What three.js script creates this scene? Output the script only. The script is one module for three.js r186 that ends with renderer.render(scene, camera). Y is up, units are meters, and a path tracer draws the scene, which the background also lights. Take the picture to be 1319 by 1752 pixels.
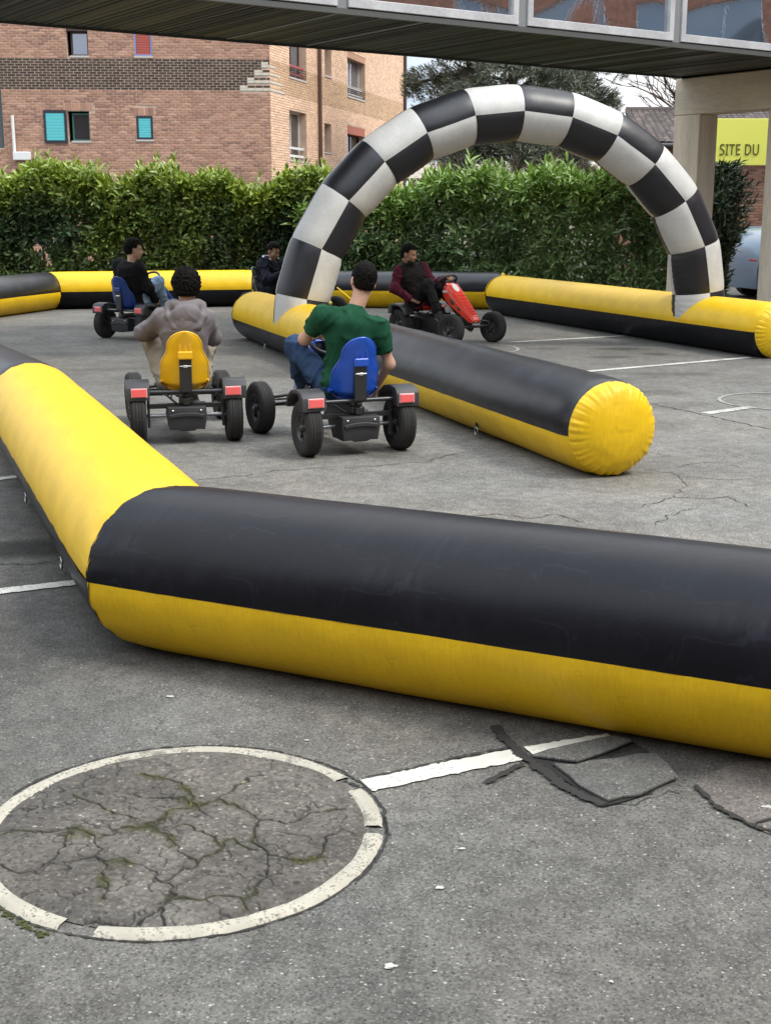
import * as THREE from 'three';
import { mergeGeometries, toCreasedNormals } from 'three/addons/utils/BufferGeometryUtils.js';
import { RoundedBoxGeometry } from 'three/addons/geometries/RoundedBoxGeometry.js';
import { TextGeometry } from 'three/addons/geometries/TextGeometry.js';
import { FontLoader } from 'three/addons/loaders/FontLoader.js';

// ---------------------------------------------------------------- camera, sky, sun, exposure
const scene = new THREE.Scene();
const FOC = 2200, EYE = 1.65, TILT = Math.atan(516 / FOC);
const camera = new THREE.PerspectiveCamera(2 * Math.atan(876 / FOC) * 180 / Math.PI, 770 / 1024, 0.1, 900);
camera.position.set(0, EYE, 0);
camera.rotation.set(-TILT, 0, 0);
const renderer = new THREE.WebGLRenderer({ antialias: true });
renderer.setSize(770, 1024);
renderer.toneMapping = THREE.LinearToneMapping;
renderer.toneMappingExposure = 2.32;
renderer.shadowMap.enabled = true;

// hashing and value noise (seeded, no Math.random anywhere)
function rng(seed) { let s = seed >>> 0; return () => { s = (s + 0x6D2B79F5) | 0; let t = Math.imul(s ^ (s >>> 15), 1 | s); t = (t + Math.imul(t ^ (t >>> 7), 61 | t)) ^ t; return ((t ^ (t >>> 14)) >>> 0) / 4294967296; }; }
function h3(x, y, z) { let n = Math.imul(x, 374761393) + Math.imul(y, 668265263) + Math.imul(z, 1274126177); n = Math.imul(n ^ (n >>> 13), 1274126177); return ((n ^ (n >>> 16)) >>> 0) / 4294967296; }
const sm = (t) => t * t * (3 - 2 * t), mix = (a, b, t) => a + (b - a) * t, clamp = (x, a = 0, b = 1) => Math.min(b, Math.max(a, x));
const sstep = (a, b, x) => sm(clamp((x - a) / (b - a)));
function n3(x, y, z) {
  const i = Math.floor(x), j = Math.floor(y), k = Math.floor(z), u = sm(x - i), v = sm(y - j), w = sm(z - k);
  return mix(mix(mix(h3(i, j, k), h3(i + 1, j, k), u), mix(h3(i, j + 1, k), h3(i + 1, j + 1, k), u), v), mix(mix(h3(i, j, k + 1), h3(i + 1, j, k + 1), u), mix(h3(i, j + 1, k + 1), h3(i + 1, j + 1, k + 1), u), v), w);
}
const fbm = (x, y, z = 0, o = 4) => { let a = 0.5, s = 0, t = 0; for (let i = 0; i < o; i++) { s += a * n3(x, y, z); t += a; a *= 0.5; x *= 2.03; y *= 2.03; z = z * 2.03 + 7.1; } return s / t; };
// periodic noise for tiling textures
function pn(x, y, p, q, seed = 0) {
  const i = Math.floor(x), j = Math.floor(y), u = sm(x - i), v = sm(y - j), w = (a, n) => ((a % n) + n) % n;
  const g = (a, b) => h3(w(a, p), w(b, q), seed);
  return mix(mix(g(i, j), g(i + 1, j), u), mix(g(i, j + 1), g(i + 1, j + 1), u), v);
}

{ // bright broken overcast, a little blue between the clouds
  const Wd = 1024, Hd = 512, px = new Float32Array(Wd * Hd * 4);
  for (let r = 0; r < Hd; r++) for (let c = 0; c < Wd; c++) {
    const el = ((r + 0.5) / Hd - 0.5) * Math.PI, az = ((c + 0.5) / Wd - 0.5) * 2 * Math.PI;
    const y = Math.sin(el), x = Math.cos(el) * Math.cos(az), z = Math.cos(el) * Math.sin(az);
    const k = 1 / (Math.max(y, 0) + 0.16), cl = sstep(0.36, 0.6, fbm(x * k * 1.3 + 11, z * k * 1.3 + 4, y * 2, 5));
    const glow = Math.pow(clamp(x * 0.55 + y * 0.81 + z * 0.19), 6) * 0.3;
    const base = y > 0 ? 0.46 + 0.86 * y : 0.3;
    const blue = [0.52, 0.66, 0.86], white = [1.0, 1.01, 1.03];
    for (let q = 0; q < 3; q++) px[(r * Wd + c) * 4 + q] = base * (mix(blue[q], white[q], y > 0 ? 0.25 + 0.75 * cl : 1) + (y > 0 ? glow : 0)) * (y > 0 ? 1 : 0.55);
    px[(r * Wd + c) * 4 + 3] = 1;
  }
  const sky = new THREE.DataTexture(px, Wd, Hd, THREE.RGBAFormat, THREE.FloatType);
  sky.mapping = THREE.EquirectangularReflectionMapping; sky.magFilter = THREE.LinearFilter; sky.needsUpdate = true;
  scene.background = sky; scene.environment = sky;
}
const sun = new THREE.DirectionalLight(new THREE.Color(1, 0.95, 0.86), 1.15);
sun.position.set(26, 38, -5); sun.target.position.set(0, 0, -14); sun.castShadow = true; sun.shadow.radius = 26;
Object.assign(sun.shadow.camera, { left: -30, right: 30, top: 30, bottom: -30, near: 1, far: 150 });
scene.add(sun, sun.target);

// ---------------------------------------------------------------- helpers
const V = (x, y, z) => new THREE.Vector3(x, y, z);
const used = {};
const numbered = (n) => { used[n] = (used[n] ?? -1) + 1; return used[n] ? n + '_' + String(used[n]).padStart(3, '0') : n; };
function mesh(name, geo, mat, parent) { const m = new THREE.Mesh(geo, mat); m.name = parent ? name : numbered(name); m.castShadow = m.receiveShadow = true; (parent ?? scene).add(m); return m; }
function tag(o, label, category, group, kind) { if (label) o.userData.label = label; if (category) o.userData.category = category; if (group) o.userData.group = group; if (kind) o.userData.kind = kind; return o; }
function thing(name, label, category, pos = [0, 0, 0], turn = 0, group) { const o = new THREE.Group(); o.name = numbered(name); scene.add(o); o.position.set(...pos); o.rotation.y = turn; return tag(o, label, category, group); }
const struct = (name, geo, mat, label) => tag(mesh(name, geo, mat), label, null, null, 'structure');
const mat = (c, roughness = 0.7, o = {}) => new THREE.MeshPhysicalMaterial({ color: Array.isArray(c) ? new THREE.Color().setRGB(...c) : new THREE.Color(c), roughness, side: THREE.DoubleSide, ...o });
// where the line of sight of a point of the photograph meets a horizontal plane, or a plane z = const
function sight(u, v) { const a = (u - 659.5) / FOC, b = (876 - v) / FOC, c = Math.cos(TILT), s = Math.sin(TILT); return V(a, b * c - s, -(c + b * s)); }
const gp = (u, v, y = 0) => { const d = sight(u, v), t = (y - EYE) / d.y; return V(d.x * t, y, d.z * t); };
const zp = (u, v, z) => { const d = sight(u, v), t = z / d.z; return V(d.x * t, EYE + d.y * t, z); };
function box(x0, x1, y0, y1, z0, z1) { const g = new THREE.BoxGeometry(x1 - x0, y1 - y0, z1 - z0); g.translate((x0 + x1) / 2, (y0 + y1) / 2, (z0 + z1) / 2); return g; }
function rbox(w, h, d, r, x = 0, y = 0, z = 0) { const g = new RoundedBoxGeometry(w, h, d, 2, r); g.translate(x, y, z); return g; }
function bar(a, b, r, r2 = r, n = 10) { const A = V(...a), B = V(...b), d = B.clone().sub(A), g = new THREE.CylinderGeometry(r2, r, d.length(), n); g.applyQuaternion(new THREE.Quaternion().setFromUnitVectors(V(0, 1, 0), d.normalize())); g.translate(...A.add(B).multiplyScalar(0.5)); return g; }
const merge = (gs) => mergeGeometries(gs.map((g) => { const k = g.index ? g.toNonIndexed() : g.clone(); for (const n of Object.keys(k.attributes)) if (!['position', 'normal', 'uv'].includes(n)) k.deleteAttribute(n); return k; }));
function grid(nu, nv, f, uvf) { // indexed sheet from f(i/nu, j/nv) -> [x,y,z]
  const P = [], U = [], I = [];
  for (let j = 0; j <= nv; j++) for (let i = 0; i <= nu; i++) { P.push(...f(i / nu, j / nv)); U.push(...(uvf ? uvf(i / nu, j / nv) : [i / nu, j / nv])); }
  for (let j = 0; j < nv; j++) for (let i = 0; i < nu; i++) { const a = j * (nu + 1) + i, b = a + 1, c = a + nu + 1, d = c + 1; I.push(a, b, d, a, d, c); }
  const g = new THREE.BufferGeometry(); g.setAttribute('position', new THREE.Float32BufferAttribute(P, 3)); g.setAttribute('uv', new THREE.Float32BufferAttribute(U, 2)); g.setIndex(I); g.computeVertexNormals(); return g;
}
function dataTex(n, f, srgb, m = n) { const d = new Uint8Array(n * m * 4); for (let j = 0; j < m; j++) for (let i = 0; i < n; i++) { const c = f(i, j), k = (j * n + i) * 4; if (typeof c === 'number') d[k] = d[k + 1] = d[k + 2] = clamp(c) * 255; else for (let q = 0; q < 3; q++) d[k + q] = clamp(c[q]) * 255; d[k + 3] = 255; } const t = new THREE.DataTexture(d, n, m); t.wrapS = t.wrapT = THREE.RepeatWrapping; t.magFilter = THREE.LinearFilter; t.minFilter = THREE.LinearMipmapLinearFilter; t.generateMipmaps = true; if (srgb) t.colorSpace = THREE.SRGBColorSpace; t.needsUpdate = true; return t; }

// ---------------------------------------------------------------- surface textures
const GT = 2048, GM = 3.2; // asphalt grain: 3.2 m tile
const grain = new Float32Array(GT * GT), stoneH = new Float32Array(GT * GT);
{
  const R = rng(11);
  for (let j = 0; j < GT; j++) for (let i = 0; i < GT; i++) {
    const a = pn(i / 4, j / 4, GT / 4, GT / 4, 1), b = pn(i / 32, j / 32, GT / 32, GT / 32, 2), c = pn(i / 170.667, j / 170.667, 12, 12, 3);
    grain[j * GT + i] = 0.34 + 0.14 * (a - 0.5) + 0.10 * (b - 0.5) + 0.07 * (c - 0.5); stoneH[j * GT + i] = 0.25 + 0.2 * a;
  }
  for (let s = 0; s < 380000; s++) {
    const x = R() * GT, y = R() * GT, r = 0.7 + R() * R() * 2.5, q = R(), v = q < 0.45 ? 0.14 + R() * 0.16 : q < 0.955 ? 0.34 + R() * 0.2 : 0.55 + R() * 0.35, hh = 0.35 + R() * 0.6;
    for (let dy = -3; dy <= 3; dy++) for (let dx = -3; dx <= 3; dx++) { const X = Math.floor(x) + dx, Y = Math.floor(y) + dy, d = Math.hypot(X + 0.5 - x, (Y + 0.5 - y) * (0.8 + 0.4 * q)); if (d < r) { const k = (((Y % GT) + GT) % GT) * GT + (((X % GT) + GT) % GT), e = clamp((r - d) * 1.5); grain[k] = mix(grain[k], v, 0.75 * e); stoneH[k] = mix(stoneH[k], hh, e); } }
  }
}
const asphaltMap = dataTex(GT, (i, j) => { const g = grain[j * GT + i] + 0.15; return [g * 0.985, g * 0.985, g * 0.975]; }, true);
const asphaltBump = dataTex(1024, (i, j) => { const k = (j * 2) * GT + i * 2; return (stoneH[k] + stoneH[k + 1] + stoneH[k + GT] + stoneH[k + GT + 1]) / 4; });
// inflated vinyl: soft creases and dust
const vinylBump = dataTex(512, (i, j) => { const a = pn(i / 64, j / 64, 8, 8, 4), b = pn(i / 20, j / 42.667, 25.6 | 0, 12, 5), c = 1 - Math.abs(2 * pn(i / 42.667 + a * 2, j / 16 + a, 12, 32, 6) - 1), d = pn(i / 3, j / 3, 170, 170, 7); return 0.45 * a + 0.25 * b + 0.05 * Math.pow(c, 6) + 0.05 * d; });
const vinylDust = dataTex(512, (i, j) => { const a = pn(i / 85.333, j / 85.333, 6, 6, 8), b = pn(i / 10, j / 10, 51, 51, 9), c = pn(i / 2.5, j / 24.38, 204, 21, 10), e = Math.abs(2 * pn(i / 51.2 + b * 0.6, j / 28.44, 10, 18, 14) - 1); return 0.95 + 0.05 * (a - 0.5) + 0.03 * (b - 0.5) + 0.05 * (c - 0.5) - (e < 0.02 && a > 0.55 ? 0.06 : 0); }, true);
const scuff = dataTex(512, (i, j) => { const a = pn(i / 64, j / 64, 8, 8, 21), b = pn(i / 9, j / 32, 56, 16, 22), c = pn(i / 3, j / 3, 170, 170, 23), w = clamp((a - 0.38) * 2.2), t = 0.62 + 0.38 * w * (0.35 + 0.65 * b) + 0.06 * (c - 0.5); return [t * 0.97, t * 0.98, t]; }, true);
const clothBump = dataTex(256, (i, j) => 0.5 + 0.25 * Math.sin(i * Math.PI / 2) * Math.sin(j * Math.PI / 2) + 0.3 * (pn(i / 4, j / 4, 64, 64, 12) - 0.5));
const blackMap = dataTex(512, (i, j) => { const a = pn(i / 64, j / 64, 8, 8, 61), b = pn(i / 7, j / 25.6, 73, 20, 62), c = pn(i / 3, j / 3, 170, 170, 63), e = Math.abs(2 * pn(i / 42.667 + b * 0.5, j / 64, 12, 8, 64) - 1), w = clamp((a - 0.45) * 2.6); const t = 0.70 + 0.25 * w * b + 0.08 * (c - 0.5) + (e < 0.02 ? 0.22 : 0); return [t, t, t * 1.01]; }, true);
const concreteMap = dataTex(512, (i, j) => { const a = pn(i / 64, j / 128, 8, 4, 31), b = pn(i / 12, j / 12, 42, 42, 32), c = pn(i / 2, j / 2, 256, 256, 33); const g = 0.88 + 0.12 * (a - 0.5) + 0.06 * (b - 0.5) + 0.07 * (c - 0.5); return [g, g * 0.995, g * 0.985]; }, true);
const withMap = (t, ru, rv = ru) => { const k = t.clone(); k.repeat.set(ru, rv); k.needsUpdate = true; return k; };

// ---------------------------------------------------------------- ground
const inEll = (x, z, u, v, a, b, turn = 0) => { const p = gp(u, v), dx = x - p.x, dz = z - p.z, c = Math.cos(turn), s = Math.sin(turn); return Math.hypot((dx * c - dz * s) / a, (dx * s + dz * c) / b); };
const DARK_PATCHES = [[30, 940, 0.5, 0.2, 0.3, 0.62], [70, 1085, 0.9, 0.5, 0, 0.2], [1065, 597, 0.36, 0.2, 0, 0.5], [1040, 611, 0.32, 0.13, 0, 0.45], [1120, 606, 0.2, 0.13, 0, 0.45], [940, 596, 0.2, 0.13, 0, 0.4], [1010, 650, 0.5, 0.2, 0.2, 0.25], [1150, 640, 0.5, 0.15, 0, 0.25], [1180, 690, 0.4, 0.2, 0, 0.2], [700, 780, 0.5, 0.15, 0, 0.15], [480, 640, 0.9, 0.3, 0, 0.2], [150, 560, 1.2, 0.4, 0, 0.2], [920, 620, 0.22, 0.16, 0, 0.2], [1012, 1706, 0.016, 0.014, 0, 0.62], [1000, 1290, 0.5, 0.16, -0.4, 0.35], [640, 610, 0.6, 0.8, 0, 0.15], [1120, 672, 0.35, 0.2, 0, 0.22], [150, 606, 0.9, 0.25, 0, 0.15], [180, 632, 0.7, 0.12, 0.2, 0.2], [1200, 800, 0.5, 0.5, 0, 0.12], [330, 950, 0.6, 0.3, 0, 0.15], [555, 745, 0.35, 0.25, 0, 0.12], [310, 735, 0.3, 0.25, 0, 0.12]];  // dark stains and patches; last two darken the ground under the near karts
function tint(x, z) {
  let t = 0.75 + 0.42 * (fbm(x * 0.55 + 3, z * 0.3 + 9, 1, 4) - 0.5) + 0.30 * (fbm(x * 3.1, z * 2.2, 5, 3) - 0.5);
  t *= 1 + 0.22 * sstep(-4.6, -6.2, z); t *= 1 + 0.16 * sstep(-5.2, -7.0, z) * sstep(-13.5, -9.5, z) * sstep(-2.4, -1.2, x); // paler beyond the front barrier, and again in mid track
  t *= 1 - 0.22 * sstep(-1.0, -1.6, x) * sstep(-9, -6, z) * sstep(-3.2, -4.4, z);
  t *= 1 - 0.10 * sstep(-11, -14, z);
  if (z > -32 && z < 0) for (const [u, v, a, b, tu, k] of DARK_PATCHES) { const d = inEll(x, z, u, v, a, b, tu); if (d < 1.3) t *= 1 - k * sstep(1.25, 0.5, d + 0.5 * (fbm(x * 6, z * 6, 3, 2) - 0.5)); }
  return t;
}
{
  const axis = (a, b, st, far) => { const r = [], L = [0.5, 1.2, 3, 7, 15, 35, 80, 170]; for (let i = L.length - 1; i >= 0; i--) r.push(a - L[i] * far); for (let x = a; x <= b + 1e-6; x += st) r.push(x); for (const l of L) r.push(b + l * far); return r; };
  const xs = axis(-6.5, 7, 0.055, 1.6), zs = []; { let z = 1; while (z > -30) { zs.push(z); z -= 0.03 + 0.0045 * Math.max(0, -z) * 0.8; } for (const l of [1, 3, 7, 15, 35, 80, 170, 400]) zs.push(z - l); for (const l of [1, 3, 8, 20, 60, 160]) zs.unshift(1 + l); }
  const P = [], U = [], C = [], I = [], nx = xs.length;
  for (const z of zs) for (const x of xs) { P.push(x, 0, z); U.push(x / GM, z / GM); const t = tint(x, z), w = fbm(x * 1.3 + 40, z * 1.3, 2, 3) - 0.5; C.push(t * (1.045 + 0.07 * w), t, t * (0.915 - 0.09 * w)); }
  for (let j = 0; j < zs.length - 1; j++) for (let i = 0; i < nx - 1; i++) { const a = j * nx + i; I.push(a, a + 1, a + nx + 1, a, a + nx + 1, a + nx); }
  const g = new THREE.BufferGeometry(); g.setAttribute('position', new THREE.Float32BufferAttribute(P, 3)); g.setAttribute('uv', new THREE.Float32BufferAttribute(U, 2)); g.setAttribute('color', new THREE.Float32BufferAttribute(C, 3)); g.setIndex(I); g.computeVertexNormals();
  if (g.attributes.normal.getY(0) < 0) { for (let i = 0; i < I.length; i += 3) [I[i], I[i + 1]] = [I[i + 1], I[i]]; g.setIndex(I); g.computeVertexNormals(); }
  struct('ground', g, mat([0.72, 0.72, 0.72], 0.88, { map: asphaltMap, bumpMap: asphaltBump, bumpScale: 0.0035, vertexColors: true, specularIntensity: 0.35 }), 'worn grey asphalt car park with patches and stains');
}
// ribbons on the ground (painted lines, cracks)
function ribbon(pts, w, y, seed, o = {}) {
  const R = rng(seed), st = o.step ?? 0.02, L = [], cu = new THREE.CatmullRomCurve3(pts, false, 'catmullrom', o.smooth ?? 0.05), n = Math.max(2, Math.ceil(cu.getLength() / st));
  for (let i = 0; i <= n; i++) L.push(cu.getPoint(i / n));
  const P = [], U = [], I = [];
  L.forEach((p, i) => {
    const a = L[Math.max(0, i - 1)], b = L[Math.min(n, i + 1)], d = b.clone().sub(a).setY(0).normalize(), t = i / n, e = o.taper ? Math.min(1, Math.min(t, 1 - t) * 8 + 0.15) : 1, jit = (o.jit ?? 0.1) * w;
    const j = o.wander ? (fbm(p.x * 14 + seed, p.z * 14, seed, 3) - 0.5) * o.wander : 0, hw = w / 2 * e * (1 + (o.vary ?? 0) * (R() - 0.5));
    const q = [hw + jit * (R() - 0.5) + j, -hw + jit * (R() - 0.5) + j];
    for (const k of q) { P.push(p.x - d.z * k, y, p.z + d.x * k); U.push((p.x - d.z * k) / GM, (p.z + d.x * k) / GM); }
    if (i < n) I.push(i * 2, i * 2 + 1, i * 2 + 3, i * 2, i * 2 + 3, i * 2 + 2);
  });
  const g = new THREE.BufferGeometry(); g.setAttribute('position', new THREE.Float32BufferAttribute(P, 3)); g.setAttribute('uv', new THREE.Float32BufferAttribute(U, 2)); g.setIndex(I); g.computeVertexNormals();
  if (g.attributes.normal.getY(0) < 0) { for (let i = 0; i < I.length; i += 3) [I[i], I[i + 1]] = [I[i + 1], I[i]]; g.setIndex(I); g.computeVertexNormals(); }
  return g;
}
const px = (l) => l.map(([u, v]) => gp(u, v));
const paintTex = dataTex(1024, (i, j) => { const s = stoneH[(j * 2) * GT + i * 2], a = pn(i / 12, j / 12, 85, 85, 41), b = pn(i / 64, j / 64, 16, 16, 42); const worn = sstep(0.60, 0.80, s * 0.55 + a * 0.35 + b * 0.3); const g = mix(0.86 + 0.1 * (a - 0.5), 0.47, worn * 0.75); return [g, g * 0.99, g * 0.95]; }, true);
const paint = mat([0.74, 0.74, 0.72], 0.75, { map: paintTex, bumpMap: asphaltBump, bumpScale: 0.002 });
const ringPaint = mat([0.46, 0.45, 0.42], 0.8, { map: paintTex });
const LINES = [
  [[[626, 1346], [760, 1318], [895, 1291]], 0.085, 'worn white line running from the ring to the broken asphalt'],
  [[[905, 1288], [975, 1276], [1048, 1264]], 0.075, 'end of the worn white line beside the foreground inflatable barrier'],
  [[[-60, 1025], [0, 1013], [145, 996]], 0.085, 'white line at the left edge touching the corner of the barrier'],
  [[[-60, 826], [0, 820], [40, 815]], 0.085, 'short white line at the left edge below the yellow barrier section'],
  [[[872, 586], [1068, 575]], 0.1, 'white line near the right barrier, farther of two'],
  [[[1004, 636], [1282, 612]], 0.1, 'white line near the right barrier, nearer of two'],
  [[[1207, 708], [1285, 697]], 0.1, 'short white line leading to the far right ring'],
];
LINES.forEach(([l, w, label], i) => struct('road_marking', ribbon(px(l), w, 0.005, 60 + i, { jit: 0.12, step: 0.015 }), paint, label));
struct('road_marking', (() => { const c = V(3.5, 0, -11.32), pts = []; for (let i = 0; i <= 40; i++) { const a = i / 40 * 2 * Math.PI; pts.push(V(c.x + 0.53 * Math.cos(a), 0, c.z + 0.53 * Math.sin(a))); } return ribbon(pts, 0.032, 0.005, 71, { jit: 0.3 }); })(), ringPaint, 'thin painted ring on the asphalt at the far right');
struct('road_marking', (() => { const c = gp(838, 597), pts = []; for (let i = 0; i <= 40; i++) { const a = i / 40 * 2 * Math.PI; pts.push(V(c.x + 0.34 * Math.cos(a), 0, c.z + 0.5 * Math.sin(a))); } return ribbon(pts, 0.035, 0.005, 72, { jit: 0.3 }); })(), ringPaint, 'painted ring behind the middle barrier by the red kart');
const crackMat = mat([0.026, 0.025, 0.023], 0.95);
const CR = [[[[1105, 689], [1180, 705], [1250, 720], [1330, 738]], 0.022], [[[800, 885], [850, 880], [905, 888], [950, 880], [1005, 896]], 0.012], [[[1098, 868], [1150, 850], [1200, 855], [1245, 850], [1292, 871]], 0.012], [[[1118, 902], [1150, 880], [1188, 868]], 0.009], [[[590, 800], [660, 797], [730, 790], [800, 772]], 0.012], [[[330, 822], [420, 815], [475, 805], [560, 801]], 0.012], [[[1100, 802], [1160, 812], [1230, 822], [1325, 820]], 0.009], [[[740, 905], [815, 888]], 0.008], [[[1030, 1382], [1085, 1373], [1142, 1352], [1165, 1356]], 0.007], [[[1150, 800], [1215, 790], [1290, 803]], 0.008], [[[885, 592], [930, 600], [985, 597]], 0.02], [[[1150, 850], [1170, 833], [1160, 812]], 0.007], [[[0, 965], [60, 967], [118, 958]], 0.012]];
struct('crack', merge(CR.map(([l, w], i) => ribbon(px(l), w * 0.52, 0.003, 90 + i, { jit: 0.6, vary: 1, wander: 0.09, taper: 1, step: 0.02 }))), crackMat, 'thin cracks across the asphalt');

// the round cracked asphalt island and its ring of painted kerb pieces
const RC = V(-0.5577, 0, -3.229), RO = 0.5517;
{
  const zc = (l) => l.map(([x, y]) => { const p = gp(x * 0.5307, 1240 + y * 0.5306); return [p.x, p.z]; });
  const net = [[[-20, 362], [90, 355], [250, 350], [320, 385], [325, 405], [300, 435], [200, 455]], [[250, 350], [200, 420], [130, 470], [70, 495], [0, 460]], [[320, 385], [380, 350], [440, 340], [500, 335], [540, 300], [580, 285], [640, 280]], [[300, 435], [350, 440], [400, 460], [450, 465], [510, 490], [525, 510]], [[525, 510], [560, 500], [590, 470], [640, 460], [690, 425], [715, 400], [735, 375]], [[525, 510], [560, 530], [545, 575], [510, 600], [460, 635], [430, 660]], [[545, 575], [620, 575], [700, 570], [780, 575]], [[640, 460], [600, 430], [560, 400], [545, 375], [500, 350], [440, 340]], [[715, 400], [690, 370], [640, 350], [590, 335], [540, 345]], [[640, 280], [620, 230], [590, 200], [540, 185], [450, 175]], [[640, 280], [720, 255], [790, 290], [830, 320], [880, 320], [960, 325], [985, 295], [1050, 285], [1120, 285]], [[830, 320], [815, 350], [830, 400], [850, 430], [920, 445], [980, 460]], [[980, 460], [1020, 440], [1040, 400], [1060, 370], [1110, 345]], [[735, 375], [790, 410], [840, 415]], [[440, 225], [470, 245], [530, 250], [590, 250], [680, 310]], [[340, 290], [400, 300], [440, 320]], [[780, 575], [830, 540], [870, 470], [850, 430]], [[510, 600], [530, 650]], [[325, 570], [340, 500], [350, 440]], [[250, 650], [330, 645], [430, 660]], [[720, 255], [760, 200], [850, 170]], [[240, 240], [340, 290]], [[780, 575], [790, 610]]].map(zc);
  const moss = [[620, 260, 0.05], [460, 345, 0.06], [265, 360, 0.05], [530, 385, 0.05], [990, 455, 0.06], [290, 600, 0.05], [390, 460, 0.035], [820, 262, 0.035], [600, 215, 0.04], [480, 180, 0.05], [540, 295, 0.03], [330, 520, 0.04], [730, 640, 0.03]].map(([x, y, r]) => [...zc([[x, y]])[0], r]);
  const seg = []; for (const l of net) for (let i = 0; i < l.length - 1; i++) seg.push([...l[i], ...l[i + 1]]);
  const N = 420, P = [], U = [], C = [], I = [], id = new Int32Array((N + 1) * (N + 1)).fill(-1);
  for (let j = 0; j <= N; j++) for (let i = 0; i <= N; i++) {
    const x = (i / N * 2 - 1) * 0.56, z = (j / N * 2 - 1) * 0.56, r = Math.hypot(x, z); if (r > 0.515) continue;
    const X = x + RC.x, Z = z + RC.z, wx = X + (fbm(X * 22, Z * 22, 1, 3) - 0.5) * 0.05, wz = Z + (fbm(X * 22, Z * 22, 8, 3) - 0.5) * 0.05;
    let d = 9; for (const [ax, az, bx, bz] of seg) { const ex = bx - ax, ez = bz - az, t = clamp(((wx - ax) * ex + (wz - az) * ez) / (ex * ex + ez * ez)); const q = Math.hypot(wx - ax - ex * t, wz - az - ez * t); if (q < d) d = q; }
    const wv = 0.0014 + 0.0060 * Math.pow(fbm(X * 9, Z * 9, 4, 2), 1.6), hair = sstep(0.018, 0.004, Math.abs(fbm(X * 13, Z * 13, 12, 3) - 0.5)) * sstep(0.40, 0.52, fbm(X * 4, Z * 4, 15, 2)) + 0.7 * sstep(0.012, 0.003, Math.abs(fbm(X * 24, Z * 24, 31, 3) - 0.48)) * sstep(0.46, 0.58, fbm(X * 5, Z * 5, 45, 2)), cr = Math.max(sstep(wv * 1.3, wv * 0.35, d), Math.min(1, hair) * 0.72), sh = sstep(0.03, 0.0, d);
    let m = 0.55 * sstep(0.013, 0.003, d) * sstep(0.46, 0.62, fbm(X * 7, Z * 7, 71, 3)); for (const [mx, mz, mr] of moss) m = Math.max(m, sstep(mr * 1.5, mr * 0.4, Math.hypot(X - mx, Z - mz)) * sstep(0.026, 0.006, d + 0.016 * (fbm(X * 50, Z * 50, 2, 2) - 0.5)));
    id[j * (N + 1) + i] = P.length / 3;
    P.push(X, 0.007 + 0.008 * fbm(X * 5, Z * 5, 3, 3) - 0.006 * cr - 0.0008 * sh + 0.004 * m - 0.008 * sstep(0.47, 0.515, r), Z); U.push(X / GM * 0.6 + 0.31, Z / GM * 0.6 + 0.17);
    const t = (0.50 + 0.55 * (fbm(X * 5, Z * 5, 6, 4) - 0.5)) * (1 - 0.86 * cr) * (1 - 0.12 * sh), red = 0.05 * (fbm(X * 3, Z * 3, 9, 2));
    C.push(mix(t * (1.07 + red), 0.24, m * 0.85), mix(t * 0.99, 0.235, m * 0.85), mix(t * (0.89 - red), 0.05, m * 0.85));
  }
  for (let j = 0; j < N; j++) for (let i = 0; i < N; i++) { const a = id[j * (N + 1) + i], b = id[j * (N + 1) + i + 1], c = id[(j + 1) * (N + 1) + i], d = id[(j + 1) * (N + 1) + i + 1]; if (a >= 0 && b >= 0 && c >= 0 && d >= 0) I.push(a, c, d, a, d, b); }
  const g = new THREE.BufferGeometry(); g.setAttribute('position', new THREE.Float32BufferAttribute(P, 3)); g.setAttribute('uv', new THREE.Float32BufferAttribute(U, 2)); g.setAttribute('color', new THREE.Float32BufferAttribute(C, 3)); g.setIndex(I); g.computeVertexNormals();
  const isl = struct('asphalt_island', g, mat([0.8, 0.8, 0.8], 0.92, { map: asphaltMap, bumpMap: asphaltBump, bumpScale: 0.006, vertexColors: true }), 'round island of cracked mossy asphalt inside a painted ring');
  const ang = (u, v) => { const p = gp(u, v); return Math.atan2(p.z - RC.z, p.x - RC.x); };
  const A = [ang(583, 1337), ang(604, 1356), ang(656, 1417), ang(658, 1431), ang(154, 1609), ang(95, 1594)], R2 = 2 * Math.PI;
  const arcs = [[A[1], A[2]], [A[3], A[4]], [A[5], ang(14, 1400) + R2], [ang(8, 1407) + R2, A[0] + R2]];
  const ringMat = mat([0.52, 0.495, 0.44], 0.85, { map: paintTex, bumpMap: asphaltBump, bumpScale: 0.003 });
  arcs.forEach(([a, b], k) => { while (b < a) b += R2; const n = Math.ceil((b - a) / 0.035); mesh('ring_piece', grid(n, 5, (s, t) => { const th = mix(a, b, s), e = (fbm(th * 9, t * 2 + k, 3, 3) - 0.5) * 0.009, endp = k === 1 && s > 0.94 ? (s - 0.94) / 0.06 : 0, r = mix(0.497 + endp * 0.008, RO - endp * 0.003, t) + e, y = (t === 0 || t === 1) ? 0.001 : 0.0075 + 0.002 * fbm(th * 6, 1, 1, 2); return [RC.x + r * Math.cos(th), y, RC.z + r * Math.sin(th)]; }, (s, t) => [mix(a, b, s) * 0.5 / GM, t * 0.055 / GM + k * 0.3]), ringMat, isl); });
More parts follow.
